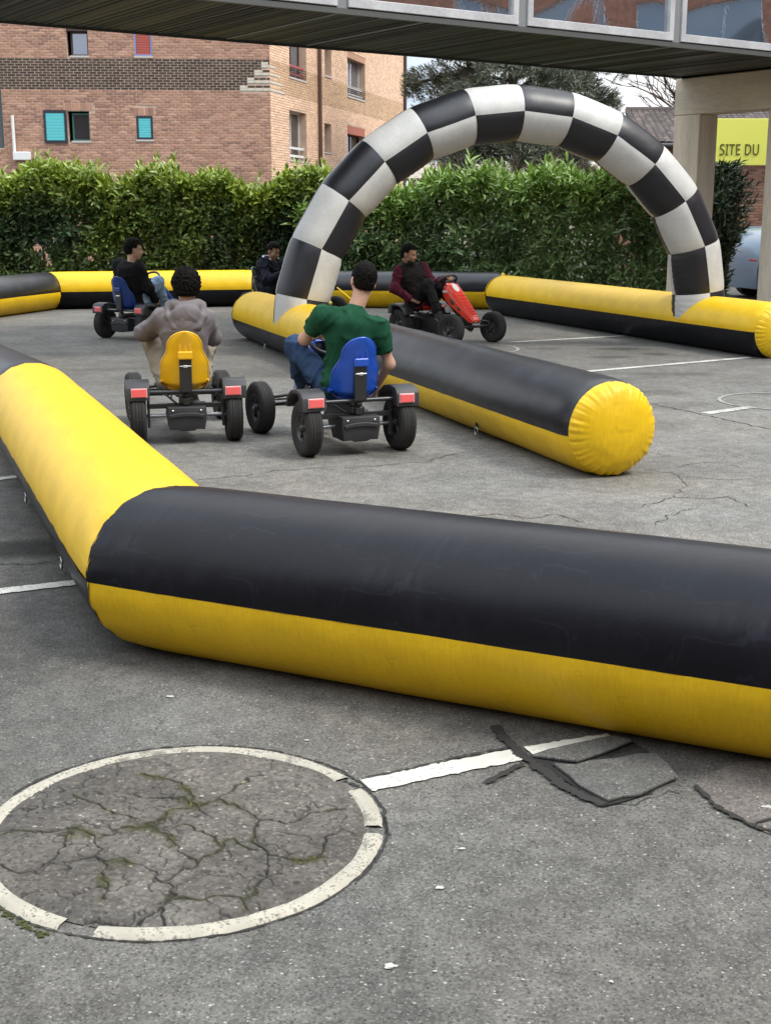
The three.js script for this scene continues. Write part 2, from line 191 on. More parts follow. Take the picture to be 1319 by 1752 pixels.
  struct('crack', merge([ribbon(Array.from({ length: 30 }, (_, i) => { const t = 0.55 - i / 29 * 3.3; return V(RC.x + 0.563 * Math.cos(t), 0, RC.z + 0.563 * Math.sin(t)); }), 0.007, 0.003, 131, { jit: 0.8, vary: 1.2, wander: 0.014, step: 0.012 }), ribbon(Array.from({ length: 30 }, (_, i) => { const t = 0.3 + i / 29 * 2.2; return V(RC.x + 0.557 * Math.cos(t), 0, RC.z + 0.557 * Math.sin(t)); }), 0.005, 0.003, 132, { jit: 0.8, vary: 1.2, wander: 0.01, step: 0.012 }), ribbon(px([[590, 1337], [612, 1345], [640, 1385], [666, 1430]]), 0.014, 0.003, 133, { jit: 0.9, vary: 1.2, wander: 0.012, step: 0.012 }), ribbon(px([[618, 1334], [700, 1318], [800, 1294], [885, 1278]]), 0.008, 0.0065, 134, { jit: 0.9, vary: 1.5, wander: 0.012, step: 0.012 })]), crackMat, 'dark worn gap around the ring and beside the white line');
  const mR = rng(17), mg = [], mc = new THREE.CatmullRomCurve3(px([[-22, 1540], [10, 1564], [36, 1581], [66, 1597], [82, 1600]])); for (let k = 0; k < 90; k++) { const p = mc.getPoint(mR()), g = new THREE.IcosahedronGeometry(0.002 + 0.0045 * mR() * mR(), 1); g.scale(1.3, 0.5, 1); g.translate(p.x + (mR() - 0.5) * 0.02, 0.003, p.z + (mR() + mR() - 1) * 0.014); mg.push(g); }
  const mo = merge(mg);
  tag(mesh('moss', mo, mat([0.045, 0.055, 0.012], 1)), 'green moss along the lower left edge of the ring', 'moss', null, 'stuff');
}
// broken asphalt beside the foreground barrier
{
  const R = rng(5), dark = mat([0.02, 0.019, 0.018], 0.7);
  const b = thing('broken_joint_strip', 'dark bent strip across the worn white line in the broken asphalt', 'tar strip');
  mesh('strip', ribbon(px([[842, 1245], [900, 1300], [962, 1347], [1030, 1381]]), 0.034, 0.0078, 151, { jit: 0.35, vary: 0.35, wander: 0.03, step: 0.006, smooth: 0.3 }), dark, b); mesh('strip', ribbon(px([[832, 1343], [862, 1328], [894, 1309]]), 0.022, 0.0078, 152, { jit: 0.35, vary: 0.4, wander: 0.02, step: 0.006 }), dark, b);
  const slab = (l, y0, tilt, seed) => { const pts = px(l), sh = new THREE.Shape(pts.map((p) => new THREE.Vector2(p.x, -p.z))), g = new THREE.ExtrudeGeometry(sh, { depth: 0.005, bevelEnabled: true, bevelThickness: 0.002, bevelSize: 0.004, bevelSegments: 2, steps: 1 }); g.rotateX(-Math.PI / 2); const p = g.attributes.position, c = pts[0]; for (let i = 0; i < p.count; i++) p.setY(i, p.getY(i) + y0 + tilt * (p.getX(i) - c.x)); const uv = g.attributes.uv; for (let i = 0; i < p.count; i++) uv.setXY(i, p.getX(i) / GM, p.getZ(i) / GM); g.computeVertexNormals(); return g; };
  tag(mesh('asphalt_piece', slab([[912, 1300], [960, 1286], [1048, 1268], [1078, 1276], [1040, 1292], [985, 1310]], 0.010, 0.014, 1), mat([0.42, 0.41, 0.38], 0.9, { map: asphaltMap, bumpMap: asphaltBump, bumpScale: 0.004 })), 'flat grey lifted piece of asphalt beside the worn line', 'asphalt piece');
  tag(mesh('asphalt_piece', slab([[948, 1314], [985, 1316], [1010, 1309], [1052, 1306], [1090, 1298], [1120, 1297], [1138, 1312], [1156, 1336], [1128, 1348], [1090, 1366], [1062, 1369], [1040, 1375], [1014, 1362], [992, 1350], [975, 1333]], 0.0085, 0.004, 2), mat([0.46, 0.45, 0.42], 0.92, { map: asphaltMap, bumpMap: asphaltBump, bumpScale: 0.005 })), 'larger flat asphalt piece framed by the dark bent strip', 'asphalt piece');
  struct('crack', merge([ribbon(px([[985, 1316], [1040, 1304], [1105, 1284]]), 0.03, 0.007, 141, { jit: 0.5, vary: 0.8, taper: 1, step: 0.01 }), ribbon(px([[1188, 1346], [1230, 1385], [1290, 1418], [1325, 1428]]), 0.016, 0.0075, 142, { jit: 0.7, vary: 1, wander: 0.012, taper: 1, step: 0.01 }), ribbon(px([[1290, 1412], [1330, 1400]]), 0.008, 0.0075, 143, { jit: 0.6, taper: 1 })]), crackMat, 'dark cracks around the broken asphalt, with a painted shadow beside the lifted piece');  // first ribbon paints the shadow beneath the lifted piece, the others are cracks
  { const s = new THREE.Shape(px([[898, 1298], [940, 1284], [1010, 1270], [1080, 1270], [1112, 1292], [1148, 1332], [1112, 1360], [1062, 1376], [1030, 1383], [985, 1350], [940, 1322]]).map((p) => new THREE.Vector2(p.x, -p.z))), g = new THREE.ShapeGeometry(s); g.rotateX(-Math.PI / 2); g.translate(0, 0.0062, 0); const uv = g.attributes.uv, p = g.attributes.position; for (let i = 0; i < p.count; i++) uv.setXY(i, p.getX(i) / GM, p.getZ(i) / GM); struct('gap_shade', g, mat([0.06, 0.057, 0.052], 0.95, { map: asphaltMap, bumpMap: asphaltBump, bumpScale: 0.006 }), 'flat near-black sheet painted for the shaded depth between the broken asphalt pieces'); }  // flat dark sheet imitates the shaded depth between the pieces
  const sh = new THREE.Shape(px([[1186, 1348], [1232, 1388], [1290, 1418], [1420, 1470], [1420, 1290], [1260, 1306], [1200, 1330]]).map((p) => new THREE.Vector2(p.x, -p.z))), g = new THREE.ShapeGeometry(sh); g.rotateX(-Math.PI / 2); g.translate(0, 0.0035, 0); const uv = g.attributes.uv, p = g.attributes.position; for (let i = 0; i < p.count; i++) uv.setXY(i, p.getX(i) / GM + 0.4, p.getZ(i) / GM);
  struct('concrete_patch', g, mat([0.62, 0.55, 0.50], 0.9, { map: asphaltMap, bumpMap: asphaltBump, bumpScale: 0.003 }), 'pinkish repair patch at the right edge');
  // scattered litter and pale grit
  const litter = [[291, 1193, 0.012], [668, 1655, 0.013], [750, 1521, 0.008], [790, 1454, 0.006], [524, 1268, 0.006], [1310, 1382, 0.012], [745, 1664, 0.005], [1046, 1682, 0.006], [895, 1678, 0.004]];
  litter.forEach(([u, v, r], i) => { const c = gp(u, v), g = new THREE.IcosahedronGeometry(r * 0.72, 3), q = g.attributes.position; for (let k = 0; k < q.count; k++) { const X = q.getX(k), Y = q.getY(k), Z = q.getZ(k), s = 0.35 + 1.3 * n3(X * 190 + i * 9, Y * 190, Z * 190); q.setXYZ(k, X * s * 1.5, Y * s * 0.22, Z * s); } g.computeVertexNormals(); g.translate(c.x, 0.004, c.z); tag(mesh('paper_scrap', g, mat([0.42, 0.41, 0.38], 0.9)), ['small white scrap lying below the foreground barrier corner', 'white crumpled scrap near the bottom centre of the asphalt', 'pale scrap right of the painted ring', 'tiny pale scrap right of the ring, above another scrap', 'tiny pale scrap above the painted ring', 'white scrap on the pinkish repair patch', 'tiny pale crumb beside the white crumpled scrap', 'tiny pale crumb above the dark spot', 'tiny pale crumb between the crumpled scrap and the dark spot'][i], 'litter'); });
}
// ---------------------------------------------------------------- inflatable barriers
const yellowV = mat([0.84, 0.525, 0.010], 0.42, { map: withMap(vinylDust, 1.3), bumpMap: withMap(vinylBump, 1.2), bumpScale: 0.0020, specularIntensity: 0.7 });
const blackV = mat([0.013, 0.0137, 0.020], 0.34, { map: withMap(blackMap, 0.9), bumpMap: withMap(vinylBump, 1.0), bumpScale: 0.0016, specularIntensity: 0.45 });
const greyV = mat([0.021, 0.022, 0.027], 0.36, { map: withMap(scuff, 0.8, 0.9), bumpMap: withMap(vinylBump, 1.2), bumpScale: 0.0016, specularIntensity: 1 });
const TR = 0.325, TH = 0.302;
const steel = mat([0.42, 0.42, 0.42], 0.35, { metalness: 1 });
function barrier(name, label, pts, sections, o = {}) {
  // pts: [x, z] of the axis; sections[i] = [upper material, lower material]; seam roll, end caps
  const g = thing(name, label, 'inflatable barrier', [0, 0, 0], 0, 'yellow and black inflatable track barriers');
  const P = pts.map(([x, z]) => V(x, 0, z)), n = P.length - 1, dir = [];
  for (let i = 0; i < n; i++) dir.push(P[i + 1].clone().sub(P[i]).normalize());
  const mitre = (i) => i === 0 ? dir[0] : i === n ? dir[n - 1] : dir[i - 1].clone().add(dir[i]).normalize();
  for (let i = 0; i < n; i++) {
    const d = dir[i], side = V(-d.z, 0, d.x), L = P[i + 1].distanceTo(P[i]), m0 = mitre(i), m1 = mitre(i + 1), R = (o.R ?? [])[i] ?? TR, roll = (o.roll ?? [])[i] ?? 0;
    const capA = o.caps && i === 0, capB = o.cape && i === n - 1, N = Math.max(24, Math.ceil(L / 0.035));
    for (const half of [0, 1]) {
      const a0 = half ? Math.PI - roll : roll, a1 = half ? 2 * Math.PI + roll : Math.PI - roll; // upper half runs over the top
      const f = (s, t) => {
        const a = mix(a0, a1, t), c = Math.cos(a), q = Math.sin(a);
        const da = Math.min(t, 1 - t) * (a1 - a0) * R;
        const off0 = side.clone().multiplyScalar(c * R), s0 = -off0.dot(m0) / d.dot(m0), s1 = L - off0.dot(m1) / d.dot(m1), l = mix(s0, s1, s);
        const dj = Math.min((l - s0 + (i === 0 && !capA ? 9 : 0)), (s1 - l + (i === n - 1 && !capB ? 9 : 0)));
        let r = R * (1 - 0.035 * Math.exp(-Math.max(dj, 0) / 0.07)) - 0.005 * Math.exp(-da / 0.012);
        const w = l + i * 7.3 + half * 3.1;
        r += 0.004 * (fbm(w * 2.2, a * 1.6, i + 3, 3) - 0.5) * 2 + 0.0025 * (fbm(w * 9, a * 2.5, i, 2) - 0.5) * Math.exp(-da / 0.1) * 2;
        const de = Math.min(capA ? l - s0 : 9, capB ? s1 - l : 9);
        r += (0.014 * (fbm(Math.cos(a) * 7, Math.sin(a) * 7, 2.4, 3) - 0.5) + 0.003 * Math.sin(a * 31 + 9 * fbm(Math.cos(a) * 2, Math.sin(a) * 2, 1, 2)) + 0.003 * Math.sin(a * 53 + 7 * fbm(Math.cos(a) * 3, Math.sin(a) * 3, 6, 2))) * Math.exp(-de / 0.07) - 0.02 * Math.exp(-de / 0.035);
        if (dj < 0.5 && !(de < 0.5)) r += 0.003 * Math.sin(a * 19 + i) * Math.exp(-dj / 0.09);
        const p = P[i].clone().addScaledVector(d, l).addScaledVector(side, c * r); let y = TH + q * r; const fl = 0.012; y = y < fl ? fl - (fl - y) * 0.25 : y; return [p.x, Math.max(0.006, y), p.z];
      };
      mesh('panel', grid(N, 30, f, (s, t) => [mix(0, L, s) + i * 1.37, mix(a0, a1, t) * R + half * 0.6]), sections[i][half], g);
    }
    for (const [on, at, sg] of [[capA, 0, -1], [capB, L, 1]]) if (on) {
      const f = (s, t) => { const a = s * 2 * Math.PI, rr = t, wr = sstep(0.35, 0.9, rr) * (0.020 * (fbm(Math.cos(a) * 7, Math.sin(a) * 7, 2 + rr * 0.5, 3) - 0.5) + 0.0035 * Math.sin(a * 31 + 9 * fbm(Math.cos(a) * 2, Math.sin(a) * 2, 1, 2)) + 0.004 * Math.sin(a * 53 + 7 * fbm(Math.cos(a) * 3, Math.sin(a) * 3, 6, 2)) * rr);
        const k = R * 0.945 * Math.sin(rr * Math.PI / 2) ** 0.8, out = (o.bulge ?? 0.16) * Math.cos(rr * Math.PI / 2) ** 0.9 + wr * 0.8 + 0.012 * (fbm(Math.cos(a) * rr * 3, Math.sin(a) * rr * 3, 4, 3) - 0.5), r = k + wr * 0.5;
        const p = P[sg < 0 ? 0 : n].clone().addScaledVector(d, sg * (out - 0.004)).addScaledVector(side, Math.cos(a) * r); return [p.x, Math.max(0.008, TH + Math.sin(a) * r), p.z]; };
      mesh('end_cap', grid(180, 36, f, (s, t) => [Math.cos(s * 6.283) * t * R, Math.sin(s * 6.283) * t * R]), yellowV, g);
    }
  }
  for (const [i, l, sd] of o.rings ?? []) { const d = dir[i], side = V(-d.z, 0, d.x), p = P[i].clone().addScaledVector(d, l).addScaledVector(side, sd * TR * 0.80), t = new THREE.TorusGeometry(0.028, 0.005, 8, 20); t.rotateY(Math.atan2(-d.z, d.x)); t.translate(p.x, 0.055, p.z); const s = box(-0.02, 0.02, 0.078, 0.15, -0.004, 0.004); s.rotateY(Math.atan2(-d.z, d.x)); s.translate(p.x - side.x * sd * 0.002, 0, p.z - side.z * sd * 0.002); mesh('tie_ring', t, steel, g); mesh('strap', s, blackV, g); }
  return g;
}
barrier('inflatable_barrier', 'large foreground inflatable barrier bent at a corner, black over yellow then yellow over black', [[3.4, -2.735], [-0.862, -4.83], [-2.47, -8.95], [-5.0, -13.7]], [[blackV, yellowV], [yellowV, blackV], [greyV, yellowV]], { rings: [[1, 1.1, -1], [1, 2.6, -1]] });
barrier('inflatable_barrier', 'middle inflatable barrier ending in a round yellow cap, under the left arch leg', [[-1.735, -17.15], [-0.30, -13.02], [1.43, -8.06]], [[yellowV, greyV], [greyV, yellowV]], { caps: 1, cape: 1, bulge: 0.13, R: [0.318, 0.318], roll: [-0.1, -0.12], rings: [[0, 1.6, 1], [1, 3.7, 1], [1, 1.2, 1]] });
barrier('inflatable_barrier', 'right inflatable barrier, yellow over black, carrying the right arch leg', [[1.90, -21.29], [4.47, -14.77]], [[yellowV, blackV]], { cape: 1, caps: 1, bulge: 0.12 });
barrier('inflatable_barrier', 'rear inflatable barrier along the hedges, of grey and yellow sections', [[-7.2, -17.4], [-5.75, -22.35], [-2.35, -23.15], [2.0, -22.36]], [[greyV, yellowV], [yellowV, blackV], [greyV, yellowV]], { cape: 1, bulge: 0.1 });

// ---------------------------------------------------------------- chequered inflatable arch
{
  const white = mat([0.60, 0.59, 0.55], 0.5, { map: withMap(vinylDust, 1.5), bumpMap: withMap(vinylBump, 1.5), bumpScale: 0.002, clearcoat: 0.15, clearcoatRoughness: 0.4 });
  const black = mat([0.009, 0.009, 0.012], 0.42, { map: withMap(vinylDust, 1.5), bumpMap: withMap(vinylBump, 1.5), bumpScale: 0.002, clearcoat: 0.25, clearcoatRoughness: 0.4 });
  const A = V(-0.99, 0, -15.0), B = V(3.9, 0, -16.2), mid = A.clone().add(B).multiplyScalar(0.5), e = B.clone().sub(A).normalize(), nrm = V(-e.z, 0, e.x);
  const half = [[2.56, 0.27], [2.53, 0.67], [2.37, 1.225], [2.055, 1.755], [1.64, 2.18], [1.15, 2.50], [0.585, 2.695]];
  const nodes = [...half.map(([s, y]) => [-s - (y < 1 ? 0.015 : 0), y]), [0.0, 2.755], ...half.slice().reverse().map(([s, y]) => [s - (y < 1 ? 0.09 : y < 1.5 ? 0.03 : 0), y])], M = nodes.length - 1, R = 0.323;
  const arch = thing('inflatable_arch', 'black and white chequered inflatable arch standing over the track', 'inflatable arch', [mid.x + e.x * 0.06, 0, mid.z + e.z * 0.06]);
  const nd = nodes.map(([s, y]) => new THREE.Vector2(s, y)), dr = nd.slice(1).map((p, i) => p.clone().sub(nd[i]).normalize());
  for (let i = 0; i < M; i++) for (let q = 0; q < 4; q++) {
    const d = dr[i], out = new THREE.Vector2(-d.y, d.x), L = nd[i].distanceTo(nd[i + 1]), m0 = i ? dr[i - 1].clone().add(d).normalize() : d, m1 = i < M - 1 ? d.clone().add(dr[i + 1]).normalize() : d;
    const f = (s, t) => {
      const a = (q + t) * Math.PI / 2, o0 = out.clone().multiplyScalar(Math.sin(a) * R), s0 = -o0.dot(m0) / d.dot(m0), s1 = L - o0.dot(m1) / d.dot(m1), l = mix(s0, s1, s), dj = Math.min(l - s0, s1 - l), da = Math.min(t, 1 - t) * Math.PI / 2 * R;
      const inner = Math.max(0, -Math.sin(a));
      let r = R * (1 - 0.045 * Math.exp(-((i === 0 && s < 0.5) || (i === M - 1 && s > 0.5) ? 9 : dj) / 0.06)) - 0.005 * Math.exp(-da / 0.012) + 0.006 * (fbm(l * 5 + i * 4, a * 2, q, 3) - 0.5) + inner * 0.006 * Math.sin(l * 90 + 6 * fbm(l * 4, a * 3, i, 2)) * fbm(i * 3.3, a, 2, 2);
      if (i === 0 || i === M - 1) r += i ? 0.003 : -0.003;
      const p = nd[i].clone().addScaledVector(d, l).addScaledVector(out, Math.sin(a) * r);
      return [e.x * p.x + nrm.x * Math.cos(a) * r, p.y, e.z * p.x + nrm.z * Math.cos(a) * r];
    };
    mesh('panel', grid(18, 14, f, (s, t) => [s * L + i * 0.7, t * 0.5 + q * 0.5]), (i + q) % 2 ? black : white, arch);
  }
  const q0 = zp(577, 492, -14.75).sub(arch.position), q1 = zp(600, 511, -14.55).sub(arch.position), rope = bar(q0.toArray(), q1.toArray(), 0.007);
  mesh('tie_rope', rope, mat([0.7, 0.5, 0.03], 0.7), arch);
}
// ---------------------------------------------------------------- footbridge on its concrete portal
{
  const yaw = 0.604, N0 = V(1.576, 3.7, -15.93);
  const br = thing('footbridge', 'covered footbridge with mirrored windows and dark slatted underside crossing overhead', 'footbridge', [N0.x, 0, N0.z], yaw);
  const Y = 3.7, X0 = -14.9, X1 = 10.6, BW = 2.72;
  const white = mat([0.66, 0.67, 0.69], 0.4, { map: concreteMap }), grey = mat([0.23, 0.24, 0.24], 0.5), R = rng(31);
  const slatMats = [0.030, 0.024, 0.036, 0.028].map((c, i) => mat([c * 0.96, c * 1.03, c * 0.95], 0.42 + 0.06 * i, { bumpMap: vinylBump, bumpScale: 0.002 }));
  const sg = rbox(0.08, 0.02, BW - 0.12, 0.007), n = Math.floor((X1 - X0) / 0.1);
  for (let i = 0; i < n; i++) { const s = mesh('slat', sg, slatMats[Math.floor(R() * 4)], br); s.position.set(X0 + 0.05 + i * 0.1, Y + 0.012 + R() * 0.006, -BW / 2); s.rotation.z = (R() - 0.5) * 0.3; }
  const strip = mat([0.34, 0.35, 0.33], 0.4);
  for (const x of [-2.46, -1.32, 2.62]) mesh('joint_strip', box(x - 0.012, x + 0.012, Y - 0.004, Y + 0.006, -BW + 0.1, -0.08), strip, br);
  mesh('deck', box(X0, X1, Y + 0.05, Y + 0.2, -BW + 0.03, -0.06), mat([0.02, 0.02, 0.02], 0.9), br);
  mesh('edge_trim', box(X0, X1, Y - 0.02, Y + 0.26, -BW, -BW + 0.028), mat([0.05, 0.055, 0.05], 0.5), br);
  mesh('edge_trim', box(X0, X1, Y - 0.012, Y + 0.045, -0.058, -0.006), mat([0.10, 0.105, 0.10], 0.45), br);
  mesh('roof', box(X0, X1, Y + 2.75, Y + 3.0, -BW, 0.06), mat([0.2, 0.2, 0.2], 0.8), br);
  mesh('rear_wall', box(X0, X1, Y + 0.27, Y + 2.74, -BW + 0.002, -BW + 0.08), mat([0.16, 0.15, 0.14], 0.8), br);
  const wavy = dataTex(256, (i, j) => { const a = pn(i / 64, j / 128, 4, 2, 51), b = pn(i / 128, j / 85.33, 2, 3, 52); return 0.6 * a + 0.4 * b; });
  const glass = mat([0.60, 0.63, 0.66], 0.015, { metalness: 1, bumpMap: wavy, bumpScale: 0.02 });
  const posts = [-15.06, -12.55, -10.03, -7.51, -4.98, -2.46, 0.04, 2.62, 5.16, 7.7, 10.24];
  const fg = (w) => { const s = new THREE.Shape([new THREE.Vector2(0, 0), new THREE.Vector2(w, 0), new THREE.Vector2(w, 2.66), new THREE.Vector2(0, 2.66)]), h = new THREE.Path([new THREE.Vector2(0.07, 0.085), new THREE.Vector2(0.07, 2.59), new THREE.Vector2(w - 0.07, 2.59), new THREE.Vector2(w - 0.07, 0.085)]); s.holes.push(h); const g = new THREE.ExtrudeGeometry(s, { depth: 0.06, bevelEnabled: true, bevelSize: 0.006, bevelThickness: 0.006, bevelSegments: 2 }); return g; };
  for (let i = 0; i < posts.length - 1; i++) {
    const a = posts[i] + 0.075, b = posts[i + 1] - 0.075, w = b - a;
    const g = fg(w); g.translate(a, Y + 0.065, -0.06); const f = mesh('window', g, white, br);
    // each pane bellies out a little, as the mirrored sheets do
    mesh('pane', grid(24, 24, (s, t) => [a + 0.06 + s * (w - 0.12), Y + 0.135 + t * 2.52, -0.045 + 0.020 * Math.sin(s * Math.PI) * Math.sin(t * Math.PI) + 0.004 * (fbm(s * 3 + i * 5, t * 3, i, 2) - 0.5)], (s, t) => [s * w / 2.6 + i * 0.31, t + i * 0.17]), glass, f);
    mesh('post', box(posts[i + 1] - 0.066, posts[i + 1] + 0.066, Y + 0.048, Y + 2.74, -0.12, -0.02), grey, br);
  }
  // portal
  const conc = mat([0.78, 0.70, 0.57], 0.85, { map: withMap(concreteMap, 0.6), bumpMap: withMap(concreteMap, 1), bumpScale: 0.003 });
  const po = thing('concrete_portal', 'beige concrete portal of two columns and a beam carrying the footbridge', 'bridge pier', [N0.x, 0, N0.z], yaw);
  const cg = (x0, x1, y0, y1, z0, z1) => { const g = rbox(x1 - x0, y1 - y0, z1 - z0, 0.018); g.translate((x0 + x1) / 2, (y0 + y1) / 2, (z0 + z1) / 2); return g; };
  mesh('column', cg(5.63, 6.05, -0.1, 3.118, -2.82, -2.28), conc, po); mesh('column', cg(5.63, 6.05, -0.1, 3.118, -0.95, -0.2), conc, po); mesh('beam', cg(5.626, 6.054, 3.12, 3.678, -2.824, -0.05), conc, po);
}
// ---------------------------------------------------------------- brick buildings
const brickG = rbox(0.208, 0.054, 0.03, 0.004);
function placed(mats, geo, material, parent, cols) { // joined small pieces: one instanced part
  const im = new THREE.InstancedMesh(geo, material, mats.length); mats.forEach((m, i) => { im.setMatrixAt(i, m); im.setColorAt(i, cols[i]); }); im.castShadow = im.receiveShadow = true; im.userData.kind = 'stuff'; parent.add(im); return im;
}
const tc = new THREE.Color(), col = (c, s) => new THREE.Color().setRGB(c[0] * s, c[1] * s, c[2] * s);
// local frame: x along the wall, y up, z outward. openings: [x0, x1, y0, y1]
function brickWall(parent, frame, len, y0, y1, thick, openings, o) {
  const sh = new THREE.Shape([[0, y0], [len, y0], [len, y1], [0, y1]].map((p) => new THREE.Vector2(...p)));
  for (const [a, b, c, d] of openings) sh.holes.push(new THREE.Path([[a, c], [a, d], [b, d], [b, c]].map((p) => new THREE.Vector2(...p))));
  const g = new THREE.ExtrudeGeometry(sh, { depth: thick, bevelEnabled: false }); g.translate(0, 0, -thick);
  const w = mesh('wall', g, mat(o.mortar, 0.95, { map: withMap(concreteMap, 0.7), bumpMap: withMap(concreteMap, 2), bumpScale: 0.004 }), parent); w.applyMatrix4(frame);
  const R = rng(o.seed), ms = [], cs = [], q = new THREE.Quaternion(), CH = 0.073, CL = 0.2255, one = V(1, 1, 1);
  for (let j = 0; ; j++) {
    const y = y0 + 0.04 + j * CH; if (y > y1 - 0.03) break;
    for (let i = -1; i * CL < len + 0.3; i++) {
      let x = i * CL + (j % 2 ? CL / 2 : 0) + 0.06, hw = 0.1, a = x - hw, b = x + hw;
      a = Math.max(a, 0.002); b = Math.min(b, len - 0.002); if (b - a < 0.04) continue;
      let skip = false;
      for (const [p, r, s, t] of [...openings, ...(o.skip ?? [])]) if (y + 0.03 > s && y - 0.03 < t) { if (a < p && b > p) b = p - 0.003; else if (a < r && b > r) a = r + 0.003; if (a >= p - 0.004 && b <= r + 0.004) skip = true; }
      if (skip || b - a < 0.03) continue;
      const band = o.band && y > o.band[0] && y < o.band[1];
      const pal = band ? o.bandCols : o.cols, k = fbm(x * 0.9, y * 0.9, o.seed, 3), c = pal[Math.floor(clamp(R() * 0.8 + (k - 0.4) * 0.9, 0, 0.999) * pal.length)];
      ms.push(new THREE.Matrix4().compose(V((a + b) / 2, y, -0.007 + R() * 0.004), q, V((b - a) / 0.208, 1, 1))); cs.push(col(c, 0.85 + 0.3 * R()));
    }
  }
  for (const [a, b, c, d] of o.soldiers ?? []) for (let x = a + 0.035; x < b; x += 0.073) { const qq = new THREE.Quaternion().setFromAxisAngle(V(0, 0, 1), Math.PI / 2); ms.push(new THREE.Matrix4().compose(V(x, (c + d) / 2, -0.004 + R() * 0.003), qq, V((d - c) / 0.208, 1, 1))); cs.push(col(o.cols[Math.floor(R() * o.cols.length)], 0.9 + 0.3 * R())); }
  const im = placed(ms, brickG, mat([1, 1, 1], 0.88, { bumpMap: withMap(concreteMap, 0.5), bumpScale: 0.003 }), w, cs); im.name = 'brick';
  return w;
}
const frameAt = (x, y, z, yaw) => new THREE.Matrix4().makeRotationY(yaw).setPosition(x, y, z);
const darkGlass = mat([0.03, 0.035, 0.04], 0.05, { specularIntensity: 1, clearcoat: 1, clearcoatRoughness: 0.02 });
const skyGlass = mat([0.30, 0.32, 0.37], 0.04, { metalness: 0.7 });
function windowIn(parent, frame, x0, x1, y0, y1, depth, fm, o = {}) { // frame with glass, set back in its opening
  const t = o.t ?? 0.05, s = new THREE.Shape([[x0, y0], [x1, y0], [x1, y1], [x0, y1]].map((p) => new THREE.Vector2(...p))), xs = [x0 + t, ...(o.split ?? []).flatMap((x) => [x - t / 2, x + t / 2]), x1 - t];
  for (let i = 0; i < xs.length; i += 2) s.holes.push(new THREE.Path([[xs[i], y0 + t], [xs[i], y1 - t], [xs[i + 1], y1 - t], [xs[i + 1], y0 + t]].map((p) => new THREE.Vector2(...p))));
  const g = new THREE.ExtrudeGeometry(s, { depth: 0.06, bevelEnabled: false }); g.translate(0, 0, -depth);
  const w = mesh('window', g, fm, parent); w.applyMatrix4(frame);
  mesh('pane', box(x0 + t * 0.5, x1 - t * 0.5, y0 + t * 0.5, y1 - t * 0.5, -depth + 0.02, -depth + 0.03), o.glass ?? darkGlass, w);
  if (o.sill) mesh('sill', box(x0 - 0.02, x1 + 0.02, y0 - 0.05, y0 + 0.004, -depth + 0.061, 0.03), o.sill, w);
  return w;
}
const B = thing('brick_building', 'three storey brick building with teal shutters and a dark brick band behind the hedge', 'building', [-3.42, 0, -40], 0);
